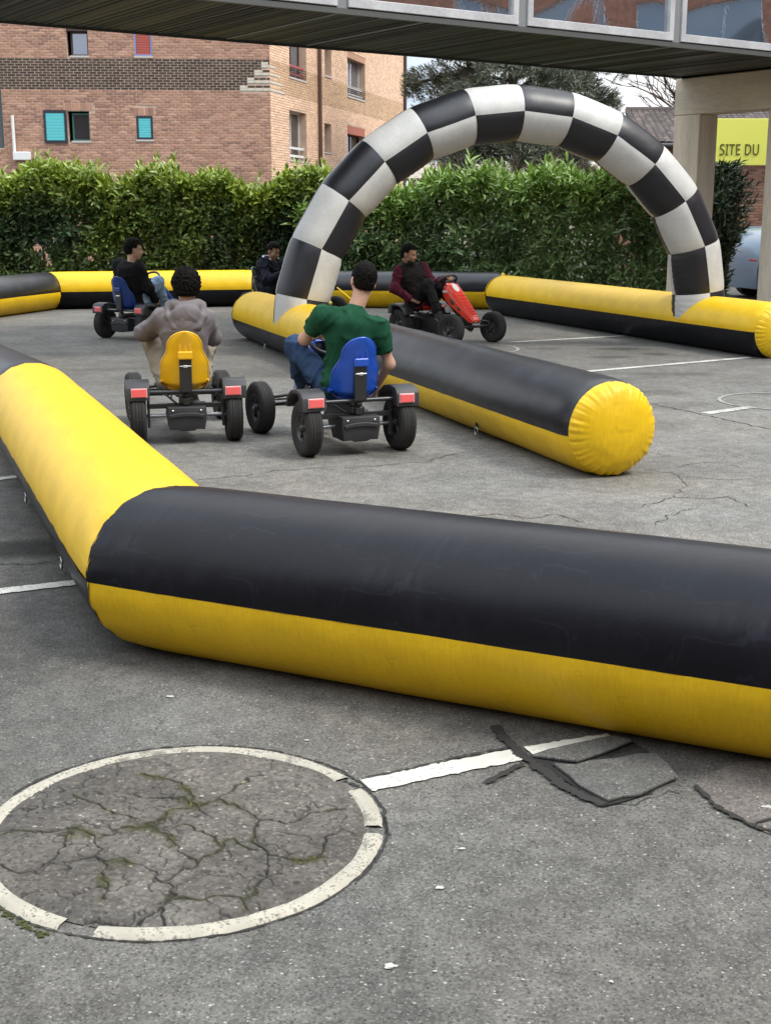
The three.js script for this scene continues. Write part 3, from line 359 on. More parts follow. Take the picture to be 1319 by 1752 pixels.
{
  const frontYaw = Math.atan2(-(-0.6) * -1, 11.98), L = 11.995, rot = Math.atan2(0.6, 11.98);
  const FR = frameAt(-11.98, 0, 0.6, rot), a = 14.3 * Math.PI / 180, SR = frameAt(0, 0, 0, Math.PI / 2 - a);
  const redish = [[0.384, 0.204, 0.137], [0.43, 0.233, 0.159], [0.337, 0.175, 0.119], [0.477, 0.274, 0.186], [0.407, 0.215, 0.143], [0.29, 0.151, 0.108]];
  const open = [[6.1, 6.72, 6.04, 6.84], [8.06, 8.57, 6.06, 6.76], [6.01, 6.65, 3.63, 4.51], [8.02, 8.51, 3.7, 4.38], [2.5, 4.12, 3.45, 5.75]];
  const rows = [[5.135, 0.89], [5.355, 0.67], [5.574, 0.46], [5.793, 0.25]], qs = rows.flatMap(([y, l]) => [[L - l, L + 0.1, y - 0.035, y + 0.035], [L - l, L - l + 0.21, y + 0.036, y + 0.108]]);
  brickWall(B, FR, L, 0, 10.2, 0.32, open, { mortar: [0.66, 0.50, 0.39], cols: redish, band: [5.09, 5.99], bandCols: [[0.07, 0.048, 0.036], [0.05, 0.036, 0.03], [0.09, 0.06, 0.045]], seed: 71, soldiers: [[5.9, 6.8, 4.53, 4.74], [7.95, 8.6, 4.40, 4.61]], skip: [[5.9, 6.8, 4.52, 4.75], [7.95, 8.6, 4.39, 4.62], ...qs] });
  const cream = mat([0.74, 0.70, 0.60], 0.85, { map: concreteMap }), RR = rng(8);
  rows.forEach(([y, l]) => { for (let x = L - l; x < L - 0.05; x += 0.2255) { const w = Math.min(0.2255, L - x) - 0.008, b = mesh('brick', rbox(w, 0.066, 0.034, 0.004), cream, B); b.applyMatrix4(FR.clone().multiply(new THREE.Matrix4().setPosition(x + w / 2, y, -0.004 + RR() * 0.003))); } const b = mesh('brick', rbox(0.2, 0.066, 0.034, 0.004), cream, B); b.applyMatrix4(FR.clone().multiply(new THREE.Matrix4().setPosition(L - l + 0.105, y + 0.073, -0.004))); });
  rows.forEach(([y, l]) => { for (let x = 0.004; x < l * 1.5; x += 0.2255) { const b = mesh('brick', rbox(0.2175, 0.066, 0.034, 0.004), cream, B); b.applyMatrix4(SR.clone().multiply(new THREE.Matrix4().setPosition(x + 0.11, y, -0.003 + RR() * 0.003))); } });
  // front windows
  const brown = mat([0.05, 0.026, 0.02], 0.6), green = mat([0.03, 0.13, 0.10], 0.5), teal = mat([0.10, 0.50, 0.53], 0.5), navy = mat([0.020, 0.022, 0.035], 0.5), lav = mat([0.22, 0.22, 0.42], 0.5), redS = mat([0.40, 0.08, 0.055], 0.55), sillM = mat([0.5, 0.46, 0.42], 0.8);
  windowIn(B, FR, 6.2, 6.72, 6.06, 6.74, 0.2, brown, { glass: skyGlass, sill: sillM });
  { const w = windowIn(B, FR, 8.06, 8.57, 6.06, 6.76, 0.06, lav, { sill: sillM }); for (let i = 0; i < 9; i++) { const s = mesh('slat', rbox(0.39, 0.058, 0.02, 0.005, 8.315, 6.14 + i * 0.066, -0.018), redS, w); s.rotation.x = 0; } }
  windowIn(B, FR, 6.12, 6.65, 3.66, 4.46, 0.2, green, { sill: sillM });
  mesh('shutter_box', box(6.1, 6.72, 6.745, 6.838, -0.2, -0.005), brown, B).applyMatrix4(FR);
  { const w = windowIn(B, FR, 8.02, 8.51, 3.7, 4.38, 0.06, navy, { t: 0.065, sill: sillM }); for (let i = 0; i < 8; i++) mesh('slat', rbox(0.36, 0.065, 0.02, 0.005, 8.265, 3.797 + i * 0.069, -0.018), teal, w); }
  { const s = mesh('shutter', merge([box(5.32, 5.99, 3.6, 3.665, 0.02, 0.06), box(5.32, 5.99, 4.455, 4.53, 0.02, 0.06), box(5.32, 5.38, 3.668, 4.452, 0.02, 0.06), box(5.92, 5.99, 3.668, 4.452, 0.02, 0.06)]), navy, B); s.applyMatrix4(FR); for (let i = 0; i < 9; i++) mesh('slat', rbox(0.54, 0.083, 0.02, 0.005, 5.65, 3.713 + i * 0.0865, 0.04), teal, s); }
  windowIn(B, FR, 2.5, 4.12, 3.45, 5.75, 0.1, mat([0.025, 0.10, 0.10], 0.5), { split: [3.3], glass: skyGlass });
  const wh = mat([0.72, 0.72, 0.70], 0.6);
  mesh('downpipe', bar([4.42, 3.3, 0.07], [4.42, 4.38, 0.07], 0.045, 0.045, 14), wh, B).applyMatrix4(FR); mesh('meter_box', rbox(0.5, 0.24, 0.2, 0.02, 4.64, 3.22, 0.11), wh, B).applyMatrix4(FR);
  // right side
  const peach = [[0.775, 0.53, 0.37], [0.798, 0.547, 0.382], [0.752, 0.513, 0.359], [0.787, 0.541, 0.376]];
  const so = [[1.84, 3.55, 5.68, 7.3], [1.74, 3.48, 3.19, 4.69], [5.58, 6.37, 6.08, 7.1], [5.49, 6.28, 3.58, 4.52], [8.35, 10.75, 5.64, 7.16], [8.29, 10.68, 2.7, 4.63]];
  brickWall(B, SR, 17, 0, 10.2, 0.32, so, { mortar: [0.8, 0.57, 0.42], cols: peach, band: [5.09, 5.99], bandCols: [[0.62, 0.41, 0.25], [0.58, 0.38, 0.23]], seed: 72, skip: rows.map(([y, l]) => [-0.1, l * 1.5 + 0.06, y - 0.035, y + 0.035]) });
  const bm = mat([0.035, 0.026, 0.02], 0.9), joints = []; for (let i = 0; i <= 12; i++) joints.push(box(rows[0][1] * 1.55, 17, 5.098 + i * 0.073 - 0.009, 5.098 + i * 0.073 + 0.009, -0.008, 0.0045).translate(0, 0, 0));
  mesh('band_joint', merge(joints.flatMap((g) => [g])), bm, B).applyMatrix4(SR);
  windowIn(B, SR, 1.84, 3.55, 5.68, 7.3, 0.3, brown, { split: [2.7], sill: sillM, glass: skyGlass }); windowIn(B, SR, 1.74, 3.48, 3.19, 4.69, 0.3, mat([0.7, 0.7, 0.68], 0.5), { split: [2.6], sill: sillM });
  windowIn(B, SR, 5.58, 6.37, 6.08, 7.1, 0.3, brown, { sill: sillM }); windowIn(B, SR, 5.49, 6.28, 3.58, 4.52, 0.3, brown, { sill: sillM });
  windowIn(B, SR, 8.35, 10.75, 5.64, 7.16, 0.3, mat([0.6, 0.6, 0.58], 0.5), { split: [9.55], sill: sillM, glass: skyGlass }); windowIn(B, SR, 8.29, 10.68, 2.7, 4.63, 0.3, brown, { split: [9.5], sill: sillM });
  const rail = (x0, x1, y, m) => { for (const k of [0, 0.24]) mesh('rail', box(x0, x1, y + k, y + k + 0.07, -0.14, -0.09), m, B).applyMatrix4(SR); };
  rail(1.843, 3.547, 5.78, mat([0.35, 0.07, 0.07], 0.5)); rail(1.743, 3.477, 3.3, wh); rail(8.353, 10.747, 5.72, mat([0.6, 0.55, 0.5], 0.5));
  mesh('shutter_box', box(8.293, 10.677, 4.34, 4.627, -0.23, -0.004), mat([0.38, 0.10, 0.06], 0.6), B).applyMatrix4(SR); mesh('shutter_box', box(8.353, 10.747, 6.95, 7.157, -0.23, -0.004), mat([0.42, 0.22, 0.13], 0.6), B).applyMatrix4(SR);
  mesh('downpipe', bar([4.76, 0, 0.09], [4.76, 10, 0.09], 0.06, 0.06, 14), mat([0.10, 0.05, 0.035], 0.5), B).applyMatrix4(SR); mesh('downpipe', bar([16.9, 0, 0.07], [16.9, 10, 0.07], 0.07, 0.07, 14), mat([0.06, 0.045, 0.04], 0.6), B).applyMatrix4(SR);
  // the sides nobody sees, and the roof
  const pl = mat([0.3, 0.17, 0.11], 0.9), roofS = new THREE.Shape([[-11.98, -0.6], [0, 0], [4.2, 16.47], [-9.0, 17.2]].map((p) => new THREE.Vector2(...p)));
  const rg = new THREE.ExtrudeGeometry(roofS, { depth: 0.3, bevelEnabled: false }); rg.rotateX(-Math.PI / 2); rg.translate(0, 10.21, 0); mesh('roof', rg, mat([0.12, 0.1, 0.09], 0.9), B);
  const back = (p, q) => { const l = Math.hypot(q[0] - p[0], q[1] - p[1]), g = box(0, l, 0, 10.2, 0, 0.3); const m = mesh('wall', g, pl, B); m.position.set(p[0], 0, p[1]); m.rotation.y = Math.atan2(-(q[1] - p[1]), q[0] - p[0]); };
  back([-9.0, -17.2], [3.9, -16.75]); back([-11.7, 0.2], [-9.0, -17.0]);
}
// low tiled house behind the portal, with a yellow sign in front
{
  const z = -34.5, x0 = 6.75, H = thing('tiled_house', 'low brick house with a brown tiled roof behind the concrete portal', 'house', [x0, 0, z]);
  brickWall(H, frameAt(0, 0, 0, 0), 12, 0, 3.3, 0.3, [[7.2, 8.3, 1.1, 2.4]], { mortar: [0.30, 0.23, 0.18], cols: [[0.24, 0.11, 0.075], [0.30, 0.14, 0.09], [0.19, 0.085, 0.06], [0.34, 0.18, 0.12]], seed: 73 });
  windowIn(H, frameAt(0, 0, 0, 0), 7.2, 8.3, 1.1, 2.4, 0.15, mat([0.6, 0.6, 0.58], 0.5), { split: [7.75] });
  mesh('wall', box(0.3, 11.7, 0, 3.3, -5.3, -5), mat([0.28, 0.14, 0.1], 0.9), H); mesh('wall', box(0, 0.298, 0, 3.3, -5.3, -0.31), mat([0.28, 0.14, 0.1], 0.9), H); mesh('wall', box(11.702, 12, 0, 3.3, -5.3, -0.31), mat([0.28, 0.14, 0.1], 0.9), H);
  const rise = 0.37, dep = 2.65, tile = grid(6, 1, (s, t) => [(s - 0.5) * 0.146, 0.022 * Math.sin(s * Math.PI) + t * 0.012, (t - 0.5) * 0.24]); const ms = [], cs = [], R = rng(3), q = new THREE.Quaternion().setFromAxisAngle(V(1, 0, 0), Math.atan2(rise * dep, dep) * 1);
  const up = Math.hypot(dep, rise * dep), rows = Math.floor(up / 0.19);
  for (let j = 0; j < rows; j++) for (let i = 0; i < 79; i++) { const f = (j + 0.5) / rows; ms.push(new THREE.Matrix4().compose(V(-0.2 + 0.08 + i * 0.156 + (R() - 0.5) * 0.01, 3.34 + f * rise * dep + 0.02, 0.25 - f * dep), q, V(1, 1, 1))); cs.push(col([[0.085, 0.068, 0.062], [0.105, 0.082, 0.072], [0.07, 0.06, 0.056], [0.13, 0.10, 0.085]][Math.floor(R() * 4)], 0.8 + 0.4 * R())); }
  const rs = new THREE.Shape([[0.25, 3.3], [-2.4, 3.3 + rise * dep], [-5.5, 3.3]].map((p) => new THREE.Vector2(...p))), rg = new THREE.ExtrudeGeometry(rs, { depth: 12.2, bevelEnabled: false }); rg.rotateY(-Math.PI / 2); rg.translate(12.1, 0.003, 0);
  const roof = mesh('roof', (() => { const g = new THREE.ExtrudeGeometry(new THREE.Shape([[-0.25, 3.303], [2.4, 3.303 + rise * dep], [5.5, 3.303]].map((p) => new THREE.Vector2(...p))), { depth: 12.2, bevelEnabled: false }); g.rotateY(Math.PI / 2); g.translate(-0.1, 0, 0); return g; })(), mat([0.10, 0.075, 0.065], 0.9), H);
  const im = placed(ms, tile, mat([1, 1, 1], 0.85), roof, cs); im.name = 'roof_tile';
  mesh('ridge', bar([-0.15, 4.31, -2.4], [12.15, 4.31, -2.4], 0.11, 0.11, 12), mat([0.10, 0.08, 0.07], 0.9), roof);
  mesh('gutter', bar([-0.15, 3.27, 0.33], [12.15, 3.27, 0.33], 0.06, 0.06, 12), mat([0.05, 0.05, 0.05], 0.6), H);
  mesh('downpipe', bar([0.12, 0, 0.1], [0.12, 3.3, 0.1], 0.05, 0.05, 12), mat([0.7, 0.7, 0.68], 0.6), H);
  const a = zp(1210, 283, -30), b = zp(1330, 203, -30), S = thing('yellow_sign', 'bright yellow sign panel reading SITE DU behind the concrete portal', 'sign', [0, 0, -30], 0);
  mesh('sign_panel', rbox(b.x - a.x, b.y - a.y, 0.06, 0.01, (a.x + b.x) / 2, (a.y + b.y) / 2, 0), mat([0.86, 0.86, 0.15], 0.5), S);
  for (const x of [a.x + 0.12, b.x - 0.12]) mesh('post', bar([x, 0, -0.08], [x, b.y - 0.1, -0.08], 0.04, 0.04, 12), mat([0.3, 0.3, 0.3], 0.5), S);
  const font = await new FontLoader().loadAsync('fonts/droid/droid_sans_regular.typeface.json'), t = new TextGeometry('SITE DU', { font, size: 0.375, depth: 0.012, curveSegments: 6, bevelEnabled: false }); t.computeBoundingBox();
  const p0 = zp(1230, 265, -29.96), p1 = zp(1298, 246, -29.96), bw = t.boundingBox.max.x - t.boundingBox.min.x; t.translate(-t.boundingBox.min.x, 0, 0); t.scale((p1.x - p0.x) / bw, (p1.y - p0.y) / (t.boundingBox.max.y - t.boundingBox.min.y), 1); t.translate(p0.x, p0.y, 0.034); mesh('lettering', t, mat([0.10, 0.10, 0.012], 0.6), S);
  // the brick block off to the right, mirrored in the footbridge windows
  const RB = thing('brick_building', 'tall brick building with blue glazed windows beside the footbridge, seen mirrored in its panes', 'building', [16.5, 0, 4], 0);
  const bt = dataTex(512, (i, j) => { const row = Math.floor(j / 16), x = (i + (row % 2) * 24) % 512, bx = x % 48, by = j % 16; if (bx < 3 || by < 3) return [0.62, 0.5, 0.42]; const k = h3(Math.floor(x / 48), row, 3); return [0.56 + 0.16 * k, 0.40 + 0.1 * k, 0.34 + 0.08 * k]; }, true); bt.repeat.set(1 / 2.4, 1 / 2.4);
  const fr = frameAt(0, 0, -32, -Math.PI / 2), op = [], sh = new THREE.Shape([[0, 0], [32, 0], [32, 13], [0, 13]].map((p) => new THREE.Vector2(...p)));
  for (let fl = 0; fl < 4; fl++) for (let k = 0; k < 7; k++) op.push([1.6 + k * 4.4, 4.2 + k * 4.4, 1 + fl * 3.1, 2.8 + fl * 3.1]);
  for (const [p, r, s, u] of op) sh.holes.push(new THREE.Path([[p, s], [p, u], [r, u], [r, s]].map((w) => new THREE.Vector2(...w))));
  const wg = new THREE.ExtrudeGeometry(sh, { depth: 0.3, bevelEnabled: false }); wg.translate(0, 0, -0.3); mesh('wall', wg, mat([0.8, 0.8, 0.8], 0.9, { map: bt }), RB).applyMatrix4(fr);
  const wf = mat([0.7, 0.7, 0.72], 0.5), bg = mat([0.20, 0.24, 0.29], 0.05, { metalness: 0.5 }); for (const [p, r, s, u] of op) windowIn(RB, fr, p, r, s, u, 0.15, wf, { split: [(p + r) / 2], glass: bg });
  mesh('roof', box(-0.01, 14, 13.005, 13.3, -32.1, 0.1), mat([0.2, 0.2, 0.2], 0.9), RB); mesh('wall', box(13.7, 14, 0, 13, -32, 0), mat([0.3, 0.16, 0.1], 0.9), RB); mesh('wall', box(0.32, 13.69, 0, 13, -0.3, 0), mat([0.3, 0.16, 0.1], 0.9), RB); mesh('wall', box(0.32, 13.69, 0, 13, -32, -31.7), mat([0.3, 0.16, 0.1], 0.9), RB);
  { // added unseen block behind the viewpoint, put in to shade the near ground
    const q = thing('brick_building', 'long brick building with white window frames, added unseen behind the viewpoint to shade the foreground', 'building', [-24, 0, 5.5], 0), f2 = frameAt(38, 0, 0, Math.PI), s2 = new THREE.Shape([[0, 0], [38, 0], [38, 8.5], [0, 8.5]].map((p) => new THREE.Vector2(...p))), o2 = [];
    for (let fl = 0; fl < 3; fl++) for (let k = 0; k < 9; k++) o2.push([1.2 + k * 4.1, 3.2 + k * 4.1, 0.9 + fl * 2.75, 2.4 + fl * 2.75]);
    for (const [p, r, s, u] of o2) s2.holes.push(new THREE.Path([[p, s], [p, u], [r, u], [r, s]].map((w) => new THREE.Vector2(...w))));
    const g = new THREE.ExtrudeGeometry(s2, { depth: 0.3, bevelEnabled: false }); g.translate(0, 0, -0.3); mesh('wall', g, mat([0.6, 0.6, 0.6], 0.9, { map: bt }), q).applyMatrix4(f2);
    for (const [p, r, s, u] of o2) windowIn(q, f2, p, r, s, u, 0.15, wf, { split: [(p + r) / 2] });
    mesh('roof', box(-0.1, 38.1, 8.505, 8.8, -0.1, 9), mat([0.2, 0.2, 0.2], 0.9), q); mesh('wall', box(0, 0.3, 0, 8.5, 0.301, 8.9), mat([0.3, 0.16, 0.1], 0.9), q); mesh('wall', box(37.7, 38, 0, 8.5, 0.301, 8.9), mat([0.3, 0.16, 0.1], 0.9), q); mesh('wall', box(0.301, 37.699, 0, 8.5, 8.6, 8.9), mat([0.3, 0.16, 0.1], 0.9), q);
  }
  // pale low house far behind the pine
  const PH = thing('pale_house', 'low pale rendered house seen under the arch behind the pine', 'house', [1.2, 0, -62]);
  const w1 = windowIn(PH, frameAt(0, 0, 0, 0), 2, 3.4, 1.4, 2.7, -0.02, wf, {}); mesh('wall', box(0, 9.5, 0, 3.1, -5, -0.06), mat([0.62, 0.56, 0.48], 0.9, { map: concreteMap }), PH);
  const g2 = new THREE.ExtrudeGeometry(new THREE.Shape([[-0.4, 3.1], [2.5, 3.9], [5.4, 3.1]].map((p) => new THREE.Vector2(...p))), { depth: 10, bevelEnabled: false }); g2.rotateY(Math.PI / 2); g2.translate(-0.25, 0.003, 0); mesh('roof', g2, mat([0.32, 0.27, 0.23], 0.9), PH);
}
// ---------------------------------------------------------------- hedges, shrub, pine, bare tree
function leafGeo(w, bend, fold) { // unit length leaf along +z, folded on its midrib
  const P = [], I = [], st = [[0, 0.05], [0.18, 0.62], [0.45, 1], [0.75, 0.66], [1, 0.02]];
  st.forEach(([t, k]) => { const y = -bend * t * t, hw = w * k / 2; P.push(-hw, y + fold * hw, t, 0, y, t, hw, y + fold * hw, t); });
  for (let i = 0; i < 4; i++) { const a = i * 3; I.push(a, a + 3, a + 1, a + 1, a + 3, a + 4, a + 1, a + 4, a + 2, a + 2, a + 4, a + 5); }
  const g = new THREE.BufferGeometry(); g.setAttribute('position', new THREE.Float32BufferAttribute(P, 3)); g.setAttribute('uv', new THREE.Float32BufferAttribute(P.flatMap((_, i) => i % 3 ? [] : [P[i], P[i + 2]]), 2)); g.setIndex(I); g.computeVertexNormals(); return g;
}
const leafMat = (c, o = {}) => mat(c, 0.34, { transmission: 0.38, thickness: 0, specularIntensity: 1, ...o });
function orient(dir, upish, R) { const z = dir.clone().normalize(), x = upish.clone().cross(z); if (x.lengthSq() < 1e-4) x.set(1, 0, 0); x.normalize(); const y = z.clone().cross(x), m = new THREE.Matrix4().makeBasis(x, y, z); return new THREE.Quaternion().setFromRotationMatrix(m); }
// leafy body: shoots(R) -> {p, d, n, len, col}
function foliage(parent, shoots, geo, R, single, names = 'leaf') {
  const ms = [], cs = [];
  for (const s of shoots) {
    const d = s.d.clone().normalize(), a0 = R() * 6.28, ax = V(0.3, 0.1, 0.9).cross(d).normalize(), ay = d.clone().cross(ax);
    for (let k = 0; k < s.n; k++) {
      const th = a0 + k * 2.4, f = k / Math.max(1, s.n - 1), rad = ax.clone().multiplyScalar(Math.cos(th)).addScaledVector(ay, Math.sin(th));
      const dir = rad.multiplyScalar(mix(0.95, 0.35, f) * (s.spread ?? 1)).addScaledVector(d, mix(0.45, 1.0, f)).add(V((R() - 0.5) * 0.3, -(s.droop ?? 0.2) * (1 - f) + (R() - 0.5) * 0.25, (R() - 0.5) * 0.3));
      const p = s.p.clone().addScaledVector(d, -s.stem * (1 - f)), L = s.len * (0.7 + 0.5 * R()) * mix(1, 0.75, f);
      ms.push(new THREE.Matrix4().compose(p, orient(dir, d.clone().add(V(0, 0.4, 0.2)), R), V(L, L, L))); cs.push(col(s.col, 0.75 + 0.5 * R()));
    }
  }
  // the largest seen leaves as pieces, the rest joined
  const order = ms.map((_, i) => i).filter((i) => single?.(ms[i].elements)), keep = new Set(); while (order.length && keep.size < 290) { const k = Math.floor(R() * order.length); keep.add(order[k]); order[k] = order[order.length - 1]; order.pop(); }
  const tones = []; for (let i = 0; i < 5; i++) tones.push(leafMat([0.1, 0.1, 0.1]));
  if (single) { const pick = [...keep], per = Math.ceil(pick.length / 5); pick.sort((a, b) => (cs[a].r + cs[a].g) - (cs[b].r + cs[b].g)); pick.forEach((i, k) => { const t = Math.floor(k / per); if (k % per === Math.floor(per / 2)) tones[t].color.copy(cs[i]); const m = mesh(names, geo, tones[t], parent); m.applyMatrix4(ms[i]); }); }
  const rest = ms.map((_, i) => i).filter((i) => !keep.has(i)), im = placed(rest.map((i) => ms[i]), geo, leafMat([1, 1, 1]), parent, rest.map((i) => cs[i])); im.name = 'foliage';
}
const barkM = mat([0.085, 0.062, 0.045], 0.95, { bumpMap: concreteMap, bumpScale: 0.01 });
function hedge(label, seed, o) {
  const R = rng(seed), h = thing('hedge', label, 'hedge', [o.x0, 0, o.z0]), g = leafGeo(o.w, 0.16, 0.5), L = Math.hypot(o.x1 - o.x0, o.z1 - o.z0), ex = V((o.x1 - o.x0) / L, 0, (o.z1 - o.z0) / L), nz = V(-ex.z, 0, ex.x), S = [];
  const top = (s) => o.top(s / L) + 0.62 * (fbm(s * 1.5 + seed, 2, 1, 4) - 0.5), face = (s, y) => 0.55 * (fbm(s * 1.0 + seed, y * 1.1, 3, 3) - 0.5) + 0.28 * (fbm(s * 3.2, y * 3.2, seed, 2) - 0.5);
  for (let i = 0; i < o.count; i++) {
    const s = R() * L, T = top(s), onTop = R() < 0.20, y = onTop ? T - 0.1 * R() : R() * T, fz = onTop ? -R() * o.depth : 0, inner = !onTop && R() < 0.42 ? R() * 0.55 : R() * 0.08;
    if (o.gap && o.gap(s, y) && !onTop) continue;
    const p = ex.clone().multiplyScalar(s).addScaledVector(nz, face(s, y) + fz - inner).setY(y + (onTop ? 0.42 * R() * R() * R() : 0));
    const d = onTop ? V((R() - 0.5) * 0.8, 1, (R() - 0.5) * 0.8 + 0.3) : nz.clone().multiplyScalar(0.9).add(V((R() - 0.5) * 1.3, 0.45 + (R() - 0.5) * 1.0, 0));
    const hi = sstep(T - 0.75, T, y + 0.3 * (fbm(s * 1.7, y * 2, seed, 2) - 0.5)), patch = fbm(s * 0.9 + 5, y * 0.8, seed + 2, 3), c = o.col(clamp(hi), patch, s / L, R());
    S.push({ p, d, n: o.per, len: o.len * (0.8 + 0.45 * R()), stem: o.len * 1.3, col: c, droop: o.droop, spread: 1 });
  }
  foliage(h, S, g, R, (e) => e[14] > -0.2 + (ex.z * 0) && R() < 0.5 && e[13] > 0.8, 'leaf');
  const st = []; for (let s = 0.2; s < L; s += 0.33 + 0.25 * R()) { const b = ex.clone().multiplyScalar(s).addScaledVector(nz, -0.3 - 0.3 * R()), t = b.clone().add(V((R() - 0.5) * 0.7, top(s) * 0.8, (R() - 0.5) * 0.3)), m = b.clone().lerp(t, 0.5).add(V((R() - 0.5) * 0.3, 0, (R() - 0.5) * 0.2)); st.push(bar(b.toArray(), m.toArray(), 0.028, 0.02, 6), bar(m.toArray(), t.toArray(), 0.02, 0.008, 6)); for (let k = 0; k < 3; k++) { const q = m.clone().lerp(t, R() * 0.7); st.push(bar(q.toArray(), q.clone().add(V((R() - 0.5) * 0.8, 0.4 * R(), 0.35 * R())).toArray(), 0.01, 0.004, 5)); } }
  mesh('stem', merge(st), barkM, h); return h;
}
const lc = (a, b, t) => a.map((x, i) => mix(x, b[i], t));
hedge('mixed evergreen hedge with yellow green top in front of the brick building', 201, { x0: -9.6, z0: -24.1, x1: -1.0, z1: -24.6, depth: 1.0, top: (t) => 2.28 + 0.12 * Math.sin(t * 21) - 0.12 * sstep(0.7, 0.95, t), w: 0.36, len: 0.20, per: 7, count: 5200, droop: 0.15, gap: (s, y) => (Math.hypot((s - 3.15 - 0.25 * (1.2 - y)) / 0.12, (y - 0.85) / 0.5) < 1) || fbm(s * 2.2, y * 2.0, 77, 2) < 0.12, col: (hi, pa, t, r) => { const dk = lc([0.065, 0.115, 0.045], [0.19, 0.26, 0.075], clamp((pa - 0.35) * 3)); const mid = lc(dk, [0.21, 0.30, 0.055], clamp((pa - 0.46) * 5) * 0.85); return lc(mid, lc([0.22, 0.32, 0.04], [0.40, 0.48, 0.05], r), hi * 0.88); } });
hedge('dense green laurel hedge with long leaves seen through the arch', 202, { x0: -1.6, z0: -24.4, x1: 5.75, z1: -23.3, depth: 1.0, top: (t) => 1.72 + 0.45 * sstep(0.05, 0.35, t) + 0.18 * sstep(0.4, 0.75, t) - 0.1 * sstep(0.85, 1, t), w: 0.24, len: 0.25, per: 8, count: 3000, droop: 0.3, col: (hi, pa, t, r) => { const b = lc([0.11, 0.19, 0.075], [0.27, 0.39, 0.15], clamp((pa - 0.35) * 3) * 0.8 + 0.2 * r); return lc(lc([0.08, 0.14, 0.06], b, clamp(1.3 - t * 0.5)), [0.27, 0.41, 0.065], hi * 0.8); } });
{ // shrub seen through the portal
  const R = rng(203), h = thing('shrub', 'dark long-leaved shrub growing behind the concrete portal below the yellow sign', 'shrub', [5.88, 0, -23.2]), S = [];
  for (let i = 0; i < 800; i++) { const y = 0.15 + R() * 2.3, rr = (0.12 + 0.3 * fbm(y * 2.2, i * 0.01, 3, 2)) * (0.55 + 1.0 * sstep(0.7, 1.5, y) * sstep(2.7, 1.9, y)), a = R() * 6.28, r = Math.sqrt(R()) * rr * 1.25; S.push({ p: V(Math.cos(a) * r, y, Math.sin(a) * r), d: V(Math.cos(a) * 0.9, 0.6, Math.sin(a) * 0.9), n: 7, len: 0.19, stem: 0.22, col: lc([0.04, 0.07, 0.03], [0.12, 0.18, 0.06], R() * 0.7), droop: 0.25 }); }
  foliage(h, S, leafGeo(0.24, 0.16, 0.5), R, (e) => e[14] > 0.05, 'leaf');
  const st = []; for (let i = 0; i < 7; i++) { const a = i * 0.9; st.push(bar([0.08 * Math.cos(a), 0, 0.08 * Math.sin(a)], [0.35 * Math.cos(a), 1.6 + 0.5 * R(), 0.35 * Math.sin(a)], 0.025, 0.01, 6)); } mesh('stem', merge(st), barkM, h);
}
{ // pine
  const R = rng(204), T = thing('pine_tree', 'dark green pine tree standing behind the arch and the hedge', 'tree', [4.3, 0, -45]);
  const trunk = new THREE.TubeGeometry(new THREE.CatmullRomCurve3([V(0, 0, 0), V(0.15, 3, 0.1), V(-0.1, 6.5, 0), V(0.1, 11, 0)]), 24, 0.15, 10); mesh('trunk', trunk, barkM, T);
  const limbs = [], S = [];
  for (let i = 0; i < 46; i++) {
    const y = 2.9 + (i / 46) * 7.6 + R() * 0.3, a = i * 2.4 + R() * 0.5, len = (y < 4.6 ? 3.0 : 4.1 - 0.33 * (y - 4.6)) * (0.75 + 0.4 * R()), e = V(Math.cos(a), 0, Math.sin(a));
    const c = new THREE.CatmullRomCurve3([V(0, y, 0), e.clone().multiplyScalar(len * 0.5).setY(y + 0.25), e.clone().multiplyScalar(len).setY(y + 0.05 - 0.5 * R())]); limbs.push(new THREE.TubeGeometry(c, 8, 0.05, 6));
    for (let k = 0; k < 40; k++) { const t = 0.22 + 0.78 * Math.sqrt(R()), p = c.getPoint(t), sd = V(-e.z, 0, e.x).multiplyScalar((R() - 0.5) * 1.9 * (0.4 + 0.6 * Math.sin(t * 2.6))); const q = p.clone().add(sd).add(V(0, (R() - 0.5) * 0.4, 0)); if (k % 3 === 0) limbs.push(bar(p.toArray(), q.toArray(), 0.022, 0.008, 5)); for (let m = 0; m < 6; m++) { S.push({ p: q.clone().add(V((R() - 0.5) * 0.5, (R() - 0.5) * 0.6, (R() - 0.5) * 0.6)), d: V(e.x * 0.8 + (R() - 0.5), 0.3 + (R() - 0.35) * 0.8, e.z * 0.8 + (R() - 0.5)), n: 12, len: 0.26, stem: 0.2, col: lc([0.075, 0.092, 0.062], [0.20, 0.22, 0.14], R()), droop: 0.1, spread: 0.9 }); } }
  }
  mesh('limb', merge(limbs), barkM, T); foliage(T, S, leafGeo(0.13, 0.05, 0.3), R, null);
}
